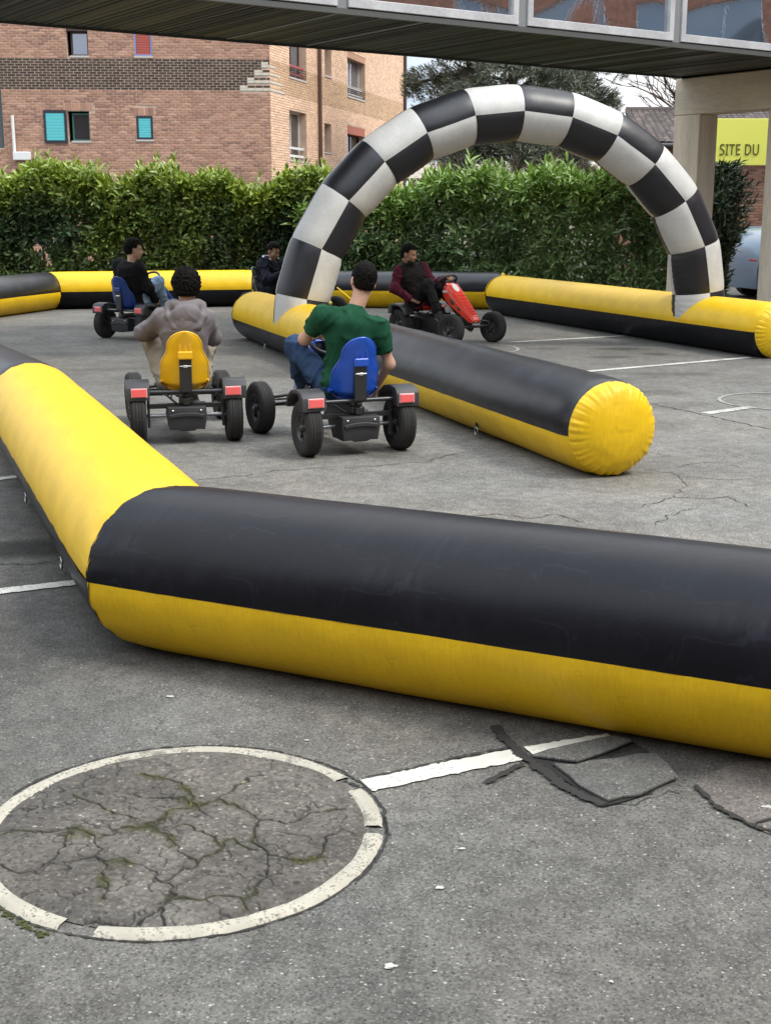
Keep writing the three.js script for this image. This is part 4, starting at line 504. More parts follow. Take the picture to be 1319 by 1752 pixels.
function bareTree(label, pos, seed, o) {
  const R = rng(seed), T = thing('bare_tree', label, 'tree', pos), gs = [];
  const grow = (p, d, len, r, dep) => { const q = p.clone().addScaledVector(d, len), m = p.clone().lerp(q, 0.5).add(V((R() - 0.5) * len * 0.12, (R() - 0.5) * len * 0.08, (R() - 0.5) * len * 0.12)); (dep ? gs : gs).push(bar(p.toArray(), m.toArray(), r, r * 0.8, dep < 2 ? 8 : 5), bar(m.toArray(), q.toArray(), r * 0.8, r * 0.6, dep < 2 ? 8 : 5)); if (dep >= o.depth) return; const n = 2 + Math.floor(R() * 2.4); for (let k = 0; k < n; k++) { const e = d.clone().add(V((R() - 0.5) * 1.5, (R() - 0.35) * 1.0, (R() - 0.5) * 1.5)).normalize(); grow(p.clone().lerp(q, 0.45 + 0.55 * R()), e, len * (0.55 + 0.25 * R()), Math.max(0.005, r * 0.58), dep + 1); } };
  mesh('trunk', bar([0, 0, 0], [0.1, o.h, 0], o.r, o.r * 0.75, 10), barkM, T); for (let k = 0; k < (o.n ?? 4); k++) grow(V(0.1, o.h * (0.75 + 0.25 * R()), 0), V((o.dx ?? 0) + (R() - 0.5) * 1.2, 0.75, (R() - 0.5) * 1.2).normalize(), o.len, o.r * 0.6, 0);
  mesh('limb', merge(gs), barkM, T); return T;
}
bareTree('bare twiggy tree beside the tiled house roof', [9.6, 0, -38], 21, { depth: 4, h: 3.4, r: 0.12, len: 1.7, dx: -0.5, n: 5 });
bareTree('leafless brown tree behind the hedge under the arch, left of the pine trunk', [2.4, 0, -35], 24, { depth: 5, h: 1.2, r: 0.09, len: 1.0, n: 5 });
bareTree('leafless brown tree behind the hedge under the arch, right of the pine trunk', [4.6, 0, -36], 25, { depth: 5, h: 1.2, r: 0.09, len: 1.0, n: 5 });
{ // low parked car glimpsed between the shrub and the portal column
  const c = thing('parked_car', 'blue grey parked car behind the shrub, glimpsed through the portal', 'car', [7.55, 0, -26.2], 0.25), paintC = mat([0.13, 0.20, 0.27], 0.3, { clearcoat: 0.6, clearcoatRoughness: 0.1 }), blk = mat([0.02, 0.02, 0.02], 0.6);
  const pr = [[-0.95, 0.25], [-0.97, 0.55], [-0.92, 0.78], [-0.78, 1.02], [-0.55, 1.24], [-0.3, 1.3], [0.7, 1.3], [1.0, 1.24], [1.5, 0.9], [2.3, 0.78], [2.55, 0.6], [2.58, 0.3], [2.4, 0.22], [-0.8, 0.22]];
  const g = new THREE.ExtrudeGeometry(new THREE.Shape(pr.map((p) => new THREE.Vector2(...p))), { depth: 1.5, bevelEnabled: true, bevelSize: 0.05, bevelThickness: 0.06, bevelSegments: 3 }); mesh('body', toCreasedNormals(g, 0.6), paintC, c);
  const gl = mat([0.10, 0.15, 0.19], 0.04, { clearcoat: 1 }), wnd = (pts, z) => { const s = new THREE.ExtrudeGeometry(new THREE.Shape(pts.map((p) => new THREE.Vector2(...p))), { depth: 0.012, bevelEnabled: false }); s.translate(0, 0, z); return s; };
  mesh('window', wnd([[-0.72, 0.84], [-0.5, 1.17], [0.28, 1.2], [0.28, 0.84]], 1.562), gl, c); mesh('window', wnd([[0.36, 0.84], [0.36, 1.2], [0.92, 1.18], [1.36, 0.88]], 1.562), gl, c);
  for (const x of [-0.35, 1.85]) for (const z of [0.1, 1.42]) { const w = new THREE.CylinderGeometry(0.3, 0.3, 0.2, 28); w.rotateX(Math.PI / 2); w.translate(x, 0.3, z + 0.06); const m = mesh('wheel', w, blk, c); const r = new THREE.CylinderGeometry(0.17, 0.17, 0.212, 20); r.rotateX(Math.PI / 2); r.translate(x, 0.3, z + 0.06); mesh('rim', r, steel, m); }
  mesh('handle', rbox(0.16, 0.035, 0.03, 0.012, 0.1, 0.72, 1.575), blk, c); mesh('tail_lamp', rbox(0.05, 0.2, 0.3, 0.02, -0.96, 0.66, 1.3), mat([0.4, 0.02, 0.02], 0.3), c);
}
// ---------------------------------------------------------------- pedal karts (local: forward -z, driver's right +x)
const K = { black: mat([0.018, 0.018, 0.019], 0.38, { clearcoat: 0.3, clearcoatRoughness: 0.3 }), plastic: mat([0.028, 0.028, 0.030], 0.55, { bumpMap: concreteMap, bumpScale: 0.0015 }), rubber: mat([0.022, 0.021, 0.020], 0.85, { bumpMap: withMap(concreteMap, 3), bumpScale: 0.002 }), rim: mat([0.035, 0.035, 0.037], 0.4), steel, refl: mat([0.90, 0.13, 0.13], 0.3, { clearcoat: 1 }), reflEdge: mat([0.75, 0.42, 0.40], 0.35), silver: mat([0.75, 0.75, 0.76], 0.3, { metalness: 0.6 }), white: mat([0.75, 0.75, 0.73], 0.4) };
const GEO = {};
{
  const r = 0.195, w = 0.058, prof = [[0.098, -0.040], [0.118, -0.052], [0.150, -w], [0.176, -0.056], [0.188, -0.046], [0.193, -0.034]];
  for (const z of [-0.030, -0.012, 0.012, 0.030]) prof.push([0.1945, z - 0.006], [0.1945, z + 0.006]), z < 0.03 && prof.push([0.1895, z + 0.008], [0.1895, z + 0.010]);
  prof.push([0.193, 0.036], [0.188, 0.046], [0.176, 0.056], [0.150, w], [0.118, 0.052], [0.098, 0.040]);
  GEO.tyre = new THREE.LatheGeometry(prof.map(([a, b]) => new THREE.Vector2(a, b)), 56); GEO.tyre.rotateZ(Math.PI / 2); GEO.tyre.computeVertexNormals();
  const rp = [[0.0, 0.052], [0.022, 0.052], [0.026, 0.046], [0.030, 0.028], [0.060, 0.018], [0.082, 0.026], [0.096, 0.044], [0.104, 0.046], [0.104, 0.036], [0.098, 0.028], [0.098, -0.028], [0.104, -0.036], [0.104, -0.046], [0.096, -0.044], [0.082, -0.026], [0.060, -0.018], [0.030, -0.028], [0.026, -0.046], [0.022, -0.052], [0, -0.052]];
  const rim = new THREE.LatheGeometry(rp.map(([a, b]) => new THREE.Vector2(a, b)), 40); rim.rotateZ(Math.PI / 2); const sp = [rim]; for (let k = 0; k < 5; k++) { const a = k / 5 * 6.283, b = rbox(0.072, 0.06, 0.016, 0.005, 0, 0.058, 0); b.rotateX(a); sp.push(b); } GEO.rim = toCreasedNormals(merge(sp), 0.5);
  GEO.hub = new THREE.CylinderGeometry(0.014, 0.014, 0.118, 14); GEO.hub.rotateZ(Math.PI / 2);
  // mudguard: an arched shell with a closed, slanted back
  const o = [[0.150, 0.335], [0.145, 0.415], [0.115, 0.448], [0.02, 0.462], [-0.09, 0.445], [-0.165, 0.40], [-0.20, 0.33]], inn = [[-0.185, 0.33], [-0.15, 0.388], [-0.085, 0.428], [0.02, 0.444], [0.075, 0.430], [0.085, 0.335]];
  GEO.guard = new THREE.ExtrudeGeometry(new THREE.Shape([...o, ...inn].map(([z, y]) => new THREE.Vector2(-z, y))), { depth: 0.155, bevelEnabled: true, bevelSize: 0.006, bevelThickness: 0.008, bevelSegments: 2 }); GEO.guard.translate(0, 0, -0.0775); GEO.guard.rotateY(Math.PI / 2); GEO.guard = toCreasedNormals(GEO.guard, 0.7);
  GEO.refl = rbox(0.100, 0.058, 0.012, 0.005); GEO.reflE = rbox(0.114, 0.066, 0.008, 0.003);
  // seat: pan and bell-shaped back in one shell
  const hwAt = (v) => v < 0 ? 0.168 - 0.02 * (-v) : v < 0.42 ? 0.168 : v < 0.72 ? mix(0.168, 0.122, sm((v - 0.42) / 0.30)) : v < 0.985 ? 0.122 * Math.sqrt(Math.max(0.0, 1 - ((v - 0.72) / 0.28) ** 2.2)) : 0.02;
  const shell = (off) => (s, t) => { // t 0..1: front of pan .. top of back
    const v = t * 1.75 - 0.75, u = s * 2 - 1, hw = Math.max(0.018, hwAt(v)) - off * 0.1; let y, z;
    if (v < 0) { const k = -v / 0.75; z = 0.02 - 0.36 * k; y = 0.385 + 0.015 * Math.sin(k * Math.PI) * -1 + 0.03 * k * k; y += 0.07 * Math.abs(u) ** 3 * (1 - 0.6 * k); y -= off; }
    else { const c = sstep(0, 0.12, v); y = 0.385 + 0.425 * v; z = 0.02 + 0.045 * c + 0.095 * v; z -= 0.11 * Math.abs(u) ** 2.4 * (1 - 0.55 * v) * (hw / 0.168); if (v < 0.12) y += 0.07 * Math.abs(u) ** 3 * (1 - c); z += off; y -= off * (1 - c); }
    return [u * hw, y, z];
  };
  const inner = grid(24, 60, shell(0)), outer = grid(24, 60, shell(0.014));
  const rimPts = []; for (let t = 0; t <= 1.0001; t += 0.02) rimPts.push(V(...shell(0.007)(0, Math.min(t, 1)))); const right = []; for (let t = 1; t >= -0.0001; t -= 0.02) right.push(V(...shell(0.007)(1, Math.max(t, 0)))); GEO.seatRim = new THREE.TubeGeometry(new THREE.CatmullRomCurve3([...rimPts, ...right], false, 'catmullrom', 0.3), 220, 0.009, 8);
  GEO.seat = merge([inner, outer]);
  GEO.hump = rbox(0.105, 0.06, 0.05, 0.012, 0, 0.645, 0.138); GEO.ribs = merge([-0.036, 0, 0.036].map((x) => rbox(0.009, 0.05, 0.02, 0.004, x, 0.700, 0.144)));
  GEO.bracket = rbox(0.088, 0.235, 0.03, 0.006, 0, 0.498, 0.124);
  const bd = []; { const e = new THREE.SphereGeometry(1, 16, 8); e.scale(0.021, 0.010, 0.004); bd.push(e); for (const s of [-1, 1]) { const q = new THREE.SphereGeometry(1, 12, 8); q.scale(0.02, 0.0045, 0.003); q.translate(s * 0.024, 0.002, 0); bd.push(q); } } GEO.badge = merge(bd); GEO.badge.translate(0, 0.565, 0.142);
  // gear cover
  const gc = new THREE.Shape([[-0.13, 0.265], [-0.135, 0.20], [-0.12, 0.115], [-0.07, 0.118], [-0.045, 0.106], [0.045, 0.106], [0.07, 0.118], [0.12, 0.115], [0.135, 0.20], [0.13, 0.265]].map((p) => new THREE.Vector2(...p))); GEO.gear = toCreasedNormals(new THREE.ExtrudeGeometry(gc, { depth: 0.22, bevelEnabled: true, bevelSize: 0.008, bevelThickness: 0.01, bevelSegments: 2 }), 0.6); GEO.gear.translate(0, 0, -0.09);
  const lip = new THREE.Shape(); lip.moveTo(-0.122, 0.215); lip.quadraticCurveTo(0, 0.245, 0.122, 0.215); lip.lineTo(0.118, 0.198); lip.quadraticCurveTo(0, 0.222, -0.118, 0.198); GEO.gearLip = new THREE.ExtrudeGeometry(lip, { depth: 0.012, bevelEnabled: true, bevelSize: 0.003, bevelThickness: 0.003, bevelSegments: 1 }); GEO.gearLip.translate(0, 0, 0.14);
  GEO.bolt = new THREE.SphereGeometry(0.008, 10, 8);
  const cg = new THREE.Shape([[0.06, 0.24], [0.02, 0.12], [-0.28, 0.09], [-0.60, 0.115], [-0.66, 0.20], [-0.60, 0.275], [-0.30, 0.29], [0.0, 0.29]].map(([z, y]) => new THREE.Vector2(-z, y))); GEO.chain = new THREE.ExtrudeGeometry(cg, { depth: 0.05, bevelEnabled: true, bevelSize: 0.01, bevelThickness: 0.01, bevelSegments: 2 }); GEO.chain.translate(0, 0, -0.025); GEO.chain.rotateY(Math.PI / 2); GEO.chain = toCreasedNormals(GEO.chain, 0.6);
  GEO.frame = merge([rbox(0.05, 0.05, 1.12, 0.006, 0, 0.305, -0.46), bar([0, 0.30, -0.95], [0, 0.20, -1.05], 0.026), bar([-0.28, 0.378, 0.085], [0.28, 0.378, 0.085], 0.015), rbox(0.56, 0.035, 0.03, 0.005, 0, 0.270, 0.03), rbox(0.018, 0.24, 0.05, 0.004, -0.268, 0.235, 0.02), rbox(0.018, 0.24, 0.05, 0.004, 0.268, 0.235, 0.02), bar([0, 0.28, 0.03], [0, 0.37, 0.09], 0.022), rbox(0.10, 0.05, 0.08, 0.01, 0, 0.31, 0.04), bar([-0.268, 0.35, 0.03], [-0.268, 0.40, 0.06], 0.01), bar([0.268, 0.35, 0.03], [0.268, 0.40, 0.06], 0.01), bar([-0.07, 0.29, 0.05], [-0.20, 0.39, -0.12], 0.008)]);
  GEO.axle = bar([-0.35, 0.195, 0], [0.35, 0.195, 0], 0.014);
  GEO.front = merge([bar([-0.29, 0.215, -1.05], [0.29, 0.215, -1.05], 0.019), bar([-0.27, 0.255, -1.0], [0.27, 0.255, -1.0], 0.008), bar([-0.29, 0.27, -1.04], [-0.29, 0.15, -1.055], 0.016), bar([0.29, 0.27, -1.04], [0.29, 0.15, -1.055], 0.016), bar([-0.285, 0.265, -1.04], [-0.06, 0.305, -0.92], 0.012), bar([0.285, 0.265, -1.04], [0.06, 0.305, -0.92], 0.012)]);
  GEO.column = merge([bar([0, 0.30, -0.93], [0, 0.735, -0.525], 0.014), bar([0, 0.32, -0.75], [0, 0.52, -0.72], 0.016)]);
  const sw = new THREE.TorusGeometry(0.145, 0.015, 10, 44), spk = [sw]; for (const a of [0.5, 2.64, 4.71]) { const b = rbox(0.13, 0.028, 0.010, 0.004, 0.068, 0, -0.008); b.rotateZ(a); spk.push(b); } spk.push(rbox(0.06, 0.06, 0.03, 0.01, 0, 0, -0.006)); GEO.wheel = merge(spk); GEO.wheel.rotateX(-0.85); GEO.wheel.translate(0, 0.745, -0.52);
  // front fairing: lofted shell, open beneath
  const sec = [[-0.585, 0.715, 0.085, 0.105], [-0.60, 0.73, 0.100, 0.14], [-0.66, 0.715, 0.108, 0.18], [-0.76, 0.635, 0.108, 0.17], [-0.88, 0.53, 0.098, 0.13], [-1.0, 0.425, 0.085, 0.095], [-1.1, 0.34, 0.070, 0.07], [-1.135, 0.30, 0.058, 0.04]];
  const fs = (s, t) => { const k = t * (sec.length - 1), i = Math.min(sec.length - 2, Math.floor(k)), f = k - i, q = sec[i].map((x, n) => mix(x, sec[i + 1][n], f)), a = s * 2 - 1, sx = Math.sign(a) * Math.min(1, Math.abs(a) * 1.9), dn = Math.max(0, Math.abs(a) - 0.45) / 0.55, rd = 0.02 * Math.max(0, 1 - Math.abs(Math.abs(a) - 0.5) / 0.12); return [sx * (q[2] - rd * 0.6), q[1] - dn * q[3] - rd * 0.9 + 0.012 * (1 - a * a), q[0] + dn * 0.03]; };
  GEO.fairing = grid(40, 42, fs); GEO.nose = grid(40, 4, (s, t) => { const p = fs(s, 1); return [p[0] * (1 - t), mix(p[1], 0.285, t), p[2] - 0.006 * t]; }); GEO.fairing = merge([GEO.fairing, GEO.nose]);
  GEO.louvers = []; for (let i = 0; i < 8; i++) { const t = 0.50 + i * 0.052, p = fs(0.5, t), q = fs(0.5, t + 0.01), b = rbox(0.125 - i * 0.008, 0.008, 0.02, 0.003); b.rotateX(Math.atan2(q[1] - p[1], -(q[2] - p[2])) * 1); b.translate(0, p[1] + 0.005, p[2]); GEO.louvers.push(b); }
  const st = fs(0.5, 0.36), e = new THREE.SphereGeometry(1, 20, 10); e.scale(0.045, 0.004, 0.075); e.rotateX(-0.72); e.translate(0, st[1] + 0.004, st[2]); GEO.oval = e;
  GEO.vents = []; for (const s of [-1, 1]) for (const [t, r] of [[0.46, 0.042], [0.60, 0.030]]) { const p = fs(0.5 + s * 0.40, t), b = new THREE.SphereGeometry(1, 18, 10); b.scale(0.008, r * 0.62, r * 1.25); b.rotateX(-0.72); b.translate(p[0], p[1], p[2]); GEO.vents.push(b); }
  GEO.stickers = [-1, 1].map((s) => { const p = fs(0.5 + s * 0.37, 0.24), b = rbox(0.006, 0.03, 0.085, 0.002); b.translate(p[0] + s * 0.003, p[1], p[2]); return b; });
  GEO.pedal = rbox(0.09, 0.022, 0.075, 0.006); GEO.crank = merge([bar([-0.15, 0.335, -0.72], [-0.07, 0.335, -0.72], 0.008), bar([0.07, 0.175, -0.72], [0.15, 0.175, -0.72], 0.008), rbox(0.012, 0.17, 0.022, 0.004, -0.07, 0.295, -0.72), rbox(0.012, 0.17, 0.022, 0.004, 0.07, 0.215, -0.72), bar([-0.08, 0.255, -0.72], [0.08, 0.255, -0.72], 0.012)]);
}
function kart(label, x, z, yaw, seatC, hoodC, steer) {
  const k = thing('pedal_kart', label, 'pedal kart', [x, 0, z], yaw, 'pedal karts on the track'), sm_ = mat(seatC, 0.3, { clearcoat: 0.4, clearcoatRoughness: 0.2 }), hm = mat(hoodC, 0.28, { clearcoat: 0.6, clearcoatRoughness: 0.15 });
  mesh('frame', GEO.frame, K.black, k); mesh('rear_axle', GEO.axle, K.steel, k); mesh('front_axle', GEO.front, K.black, k);
  for (const [n, X, Z, st] of [['rear_wheel', -0.345, 0, 0], ['rear_wheel', 0.345, 0, 0], ['front_wheel', -0.35, -1.05, steer], ['front_wheel', 0.35, -1.05, steer]]) { const w = new THREE.Group(); w.name = n; w.position.set(X, 0.195, Z); w.rotation.y = st; k.add(w); mesh('tyre', GEO.tyre, K.rubber, w); mesh('rim', GEO.rim, K.rim, w); mesh('hub', GEO.hub, K.steel, w); }
  for (const s of [-1, 1]) { const g = mesh('mudguard', GEO.guard, K.plastic, k); g.position.set(s * 0.345, 0, 0); const e = mesh('reflector_frame', GEO.reflE, K.reflEdge, g); e.position.set(-s * 0.012, 0.385, 0.158); const r = mesh('reflector', GEO.refl, K.refl, g); r.position.set(-s * 0.012, 0.385, 0.163); }
  const seat = mesh('seat', GEO.seat, sm_, k); mesh('seat_rim', GEO.seatRim, sm_, seat); mesh('seat_hump', GEO.hump, sm_, seat); mesh('seat_ribs', GEO.ribs, sm_, seat);
  const b = mesh('seat_bracket', GEO.bracket, K.black, k); mesh('badge', GEO.badge, K.silver, b);
  const gb = mesh('gear_cover', GEO.gear, K.plastic, k); mesh('cover_lip', GEO.gearLip, K.plastic, gb); for (const s of [-1, 1]) { const o = mesh('bolt', GEO.bolt, K.silver, gb); o.position.set(s * 0.10, 0.248, 0.142); }
  const c = mesh('chain_guard', GEO.chain, K.plastic, k); c.position.x = 0.07; mesh('crank', GEO.crank, K.steel, k); for (const [X, Y] of [[-0.15, 0.335], [0.15, 0.175]]) { const p = mesh('pedal', GEO.pedal, K.plastic, k); p.position.set(X, Y, -0.72); }
  mesh('steering_column', GEO.column, K.black, k); mesh('steering_wheel', GEO.wheel, K.plastic, k);
  const f = mesh('front_fairing', GEO.fairing, hm, k); mesh('number_oval', GEO.oval, K.white, f); for (const l of GEO.louvers) mesh('louver', l, hm, f); for (const v of GEO.vents) mesh('vent', v, K.black, f); for (const s of GEO.stickers) mesh('sticker', s, K.white, f);
  return k;
}
const BLUE = [0.010, 0.075, 0.44], YEL = [0.78, 0.44, 0.012], RED = [0.78, 0.055, 0.03];
const POSE = { green: [-0.22, -8.865, 0.3996], yellow: [-1.455, -9.31, 0.2096], black: [-3.41, -17.05, -0.4905], red: [0.47, -17.25, -2.498], navy: [-1.86, -19.76, -1.9494] };
kart('pedal kart with a bright blue seat ridden by the man in the green T-shirt', ...POSE.green, BLUE, BLUE, 0.06);
kart('pedal kart with a yellow seat ridden by the man in the hooded sweatshirt', ...POSE.yellow, YEL, YEL, 0.10);
kart('pedal kart with a dark blue seat ridden by the man in black, farthest left', ...POSE.black, [0.008, 0.045, 0.22], BLUE, 0.1);
kart('pedal kart with red front fairing and red seat, facing the camera', ...POSE.red, RED, RED, 0.12);
kart('pedal kart with yellow fairing mostly hidden behind the left arch leg', ...POSE.navy, [0.02, 0.02, 0.02], [0.72, 0.62, 0.03], 0);
// ---------------------------------------------------------------- people: smooth fields of tapered limbs, meshed
const cap = (a, b, ra, rb = ra) => ({ t: 0, a, b, ra, rb });
const ell = (c, r, ax) => ({ t: 1, c, r, ax: ax ?? [V(1, 0, 0), V(0, 1, 0), V(0, 0, 1)] });
function blob(prims, h, k, o = {}) {
  const lo = V(1e9, 1e9, 1e9), hi = V(-1e9, -1e9, -1e9), bb = prims.map((p) => { const l = V(), u = V(); if (p.t) { const m = Math.max(p.r.x, p.r.y, p.r.z); l.copy(p.c).subScalar(m); u.copy(p.c).addScalar(m); } else { const m = Math.max(p.ra, p.rb); l.copy(p.a).min(p.b).subScalar(m); u.copy(p.a).max(p.b).addScalar(m); } lo.min(l); hi.max(u); return [l, u]; });
  const pad = 4 * h + (o.amp ?? 0); lo.subScalar(pad); hi.addScalar(pad);
  const n = [0, 1, 2].map((i) => Math.ceil((hi.getComponent(i) - lo.getComponent(i)) / h) + 1), [nx, ny, nz] = n, F = new Float32Array(nx * ny * nz).fill(0.25), mg = Math.max(k * 1.2, 3 * h) + (o.amp ?? 0) * 2;
  prims.forEach((p, q) => {
    const [l, u] = bb[q], r = [0, 1, 2].map((i) => [Math.max(0, Math.floor((l.getComponent(i) - mg - lo.getComponent(i)) / h)), Math.min(n[i] - 1, Math.ceil((u.getComponent(i) + mg - lo.getComponent(i)) / h))]);
    const ab = p.t ? null : p.b.clone().sub(p.a), L2 = p.t ? 0 : Math.max(1e-9, ab.lengthSq());
    for (let z = r[2][0]; z <= r[2][1]; z++) for (let y = r[1][0]; y <= r[1][1]; y++) for (let x = r[0][0]; x <= r[0][1]; x++) {
      const X = lo.x + x * h, Y = lo.y + y * h, Z = lo.z + z * h; let d;
      if (p.t) { const dx = X - p.c.x, dy = Y - p.c.y, dz = Z - p.c.z, [A, B2, C] = p.ax, a = (dx * A.x + dy * A.y + dz * A.z) / p.r.x, b = (dx * B2.x + dy * B2.y + dz * B2.z) / p.r.y, c = (dx * C.x + dy * C.y + dz * C.z) / p.r.z, k0 = Math.sqrt(a * a + b * b + c * c), k1 = Math.sqrt((a / p.r.x) ** 2 + (b / p.r.y) ** 2 + (c / p.r.z) ** 2); d = k1 < 1e-6 ? -p.r.x : k0 * (k0 - 1) / k1; }
      else { const dx = X - p.a.x, dy = Y - p.a.y, dz = Z - p.a.z, t = Math.min(1, Math.max(0, (dx * ab.x + dy * ab.y + dz * ab.z) / L2)), ex = dx - ab.x * t, ey = dy - ab.y * t, ez = dz - ab.z * t; d = Math.sqrt(ex * ex + ey * ey + ez * ez) - p.ra - (p.rb - p.ra) * t; }
      const id = (z * ny + y) * nx + x, f = F[id], kk = p.k ?? k, e = Math.max(0, kk - Math.abs(f - d)) / kk; F[id] = Math.min(f, d) - e * e * kk * 0.25;
    }
  });
  if (o.amp || o.cut) for (let z = 0, id = 0; z < nz; z++) for (let y = 0; y < ny; y++) for (let x = 0; x < nx; x++, id++) { let f = F[id]; if (f > 0.06) continue; const X = lo.x + x * h, Y = lo.y + y * h, Z = lo.z + z * h; if (o.amp) f += o.amp * o.noise(X, Y, Z); if (o.cut) f = Math.max(f, o.cut(X, Y, Z)); F[id] = f; }
  // surface nets
  const P = [], I = [], vid = new Int32Array(nx * ny * nz).fill(-1);
  for (let z = 0; z < nz - 1; z++) for (let y = 0; y < ny - 1; y++) for (let x = 0; x < nx - 1; x++) {
    const b = (z * ny + y) * nx + x, c = [0, 1, nx, nx + 1, nx * ny, nx * ny + 1, nx * ny + nx, nx * ny + nx + 1].map((q) => F[b + q]); let m = 0; for (let i = 0; i < 8; i++) if (c[i] < 0) m |= 1 << i; if (m === 0 || m === 255) continue;
    let sx = 0, sy = 0, sz = 0, ct = 0;
    for (let a = 0; a < 8; a++) for (const bit of [1, 2, 4]) { if (a & bit) continue; const e = a | bit; if ((c[a] < 0) === (c[e] < 0)) continue; const t = c[a] / (c[a] - c[e]); sx += (a & 1) + (bit === 1 ? t : 0); sy += ((a >> 1) & 1) + (bit === 2 ? t : 0); sz += ((a >> 2) & 1) + (bit === 4 ? t : 0); ct++; }
    vid[b] = P.length / 3; P.push(lo.x + (x + sx / ct) * h, lo.y + (y + sy / ct) * h, lo.z + (z + sz / ct) * h);
  }
  const quad = (a, b, c, d, fl) => { if (a < 0 || b < 0 || c < 0 || d < 0) return; fl ? I.push(a, c, b, a, d, c) : I.push(a, b, c, a, c, d); };
  for (let z = 1; z < nz - 1; z++) for (let y = 1; y < ny - 1; y++) for (let x = 1; x < nx - 1; x++) {
    const b = (z * ny + y) * nx + x, s = F[b] < 0;
    if (s !== F[b + 1] < 0) quad(vid[b], vid[b - nx], vid[b - nx - nx * ny], vid[b - nx * ny], s ? 1 : 0);
    if (s !== F[b + nx] < 0) quad(vid[b], vid[b - nx * ny], vid[b - nx * ny - 1], vid[b - 1], s ? 1 : 0);
    if (s !== F[b + nx * ny] < 0) quad(vid[b], vid[b - 1], vid[b - 1 - nx], vid[b - nx], s ? 1 : 0);
  }
  const g = new THREE.BufferGeometry(); g.setAttribute('position', new THREE.Float32BufferAttribute(P, 3)); g.setIndex(I); g.computeVertexNormals();
  { // make the faces look outwards
    const N = g.attributes.normal, A = g.attributes.position; let s = 0; const c = V(); for (let i = 0; i < A.count; i += 97) { c.fromBufferAttribute(A, i); const e = 0.6 * h, x = (q, d) => { const X = Math.round((c.x + N.getX(i) * e * d - lo.x) / h), Y = Math.round((c.y + N.getY(i) * e * d - lo.y) / h), Z = Math.round((c.z + N.getZ(i) * e * d - lo.z) / h); return F[(clamp(Z, 0, nz - 1) * ny + clamp(Y, 0, ny - 1)) * nx + clamp(X, 0, nx - 1)]; }; s += x(0, 2) - x(0, -2); }
    if (s < 0) { for (let i = 0; i < I.length; i += 3) [I[i], I[i + 1]] = [I[i + 1], I[i]]; g.setIndex(I); g.computeVertexNormals(); }
  }
  const C = []; for (let i = 0; i < P.length; i += 3) { const t = (o.tone ?? 0.25) * (fbm(P[i] * 14, P[i + 1] * 14, P[i + 2] * 14, 3) - 0.5) + 1; C.push(t, t, t); } g.setAttribute('color', new THREE.Float32BufferAttribute(C, 3));
  return g;
}
function joinBlobs(gs) { const P = [], C = [], N = [], I = []; for (const g of gs) { const b = P.length / 3; P.push(...[].concat(Array.from(g.attributes.position.array))); for (const x of g.attributes.normal.array) N.push(x); for (const x of g.attributes.color.array) C.push(x); for (const i of g.index.array) I.push(i + b); } const r = new THREE.BufferGeometry(); r.setAttribute('position', new THREE.Float32BufferAttribute(P, 3)); r.setAttribute('normal', new THREE.Float32BufferAttribute(N, 3)); r.setAttribute('color', new THREE.Float32BufferAttribute(C, 3)); r.setIndex(I); return r; }
const v3 = (a) => V(...a);
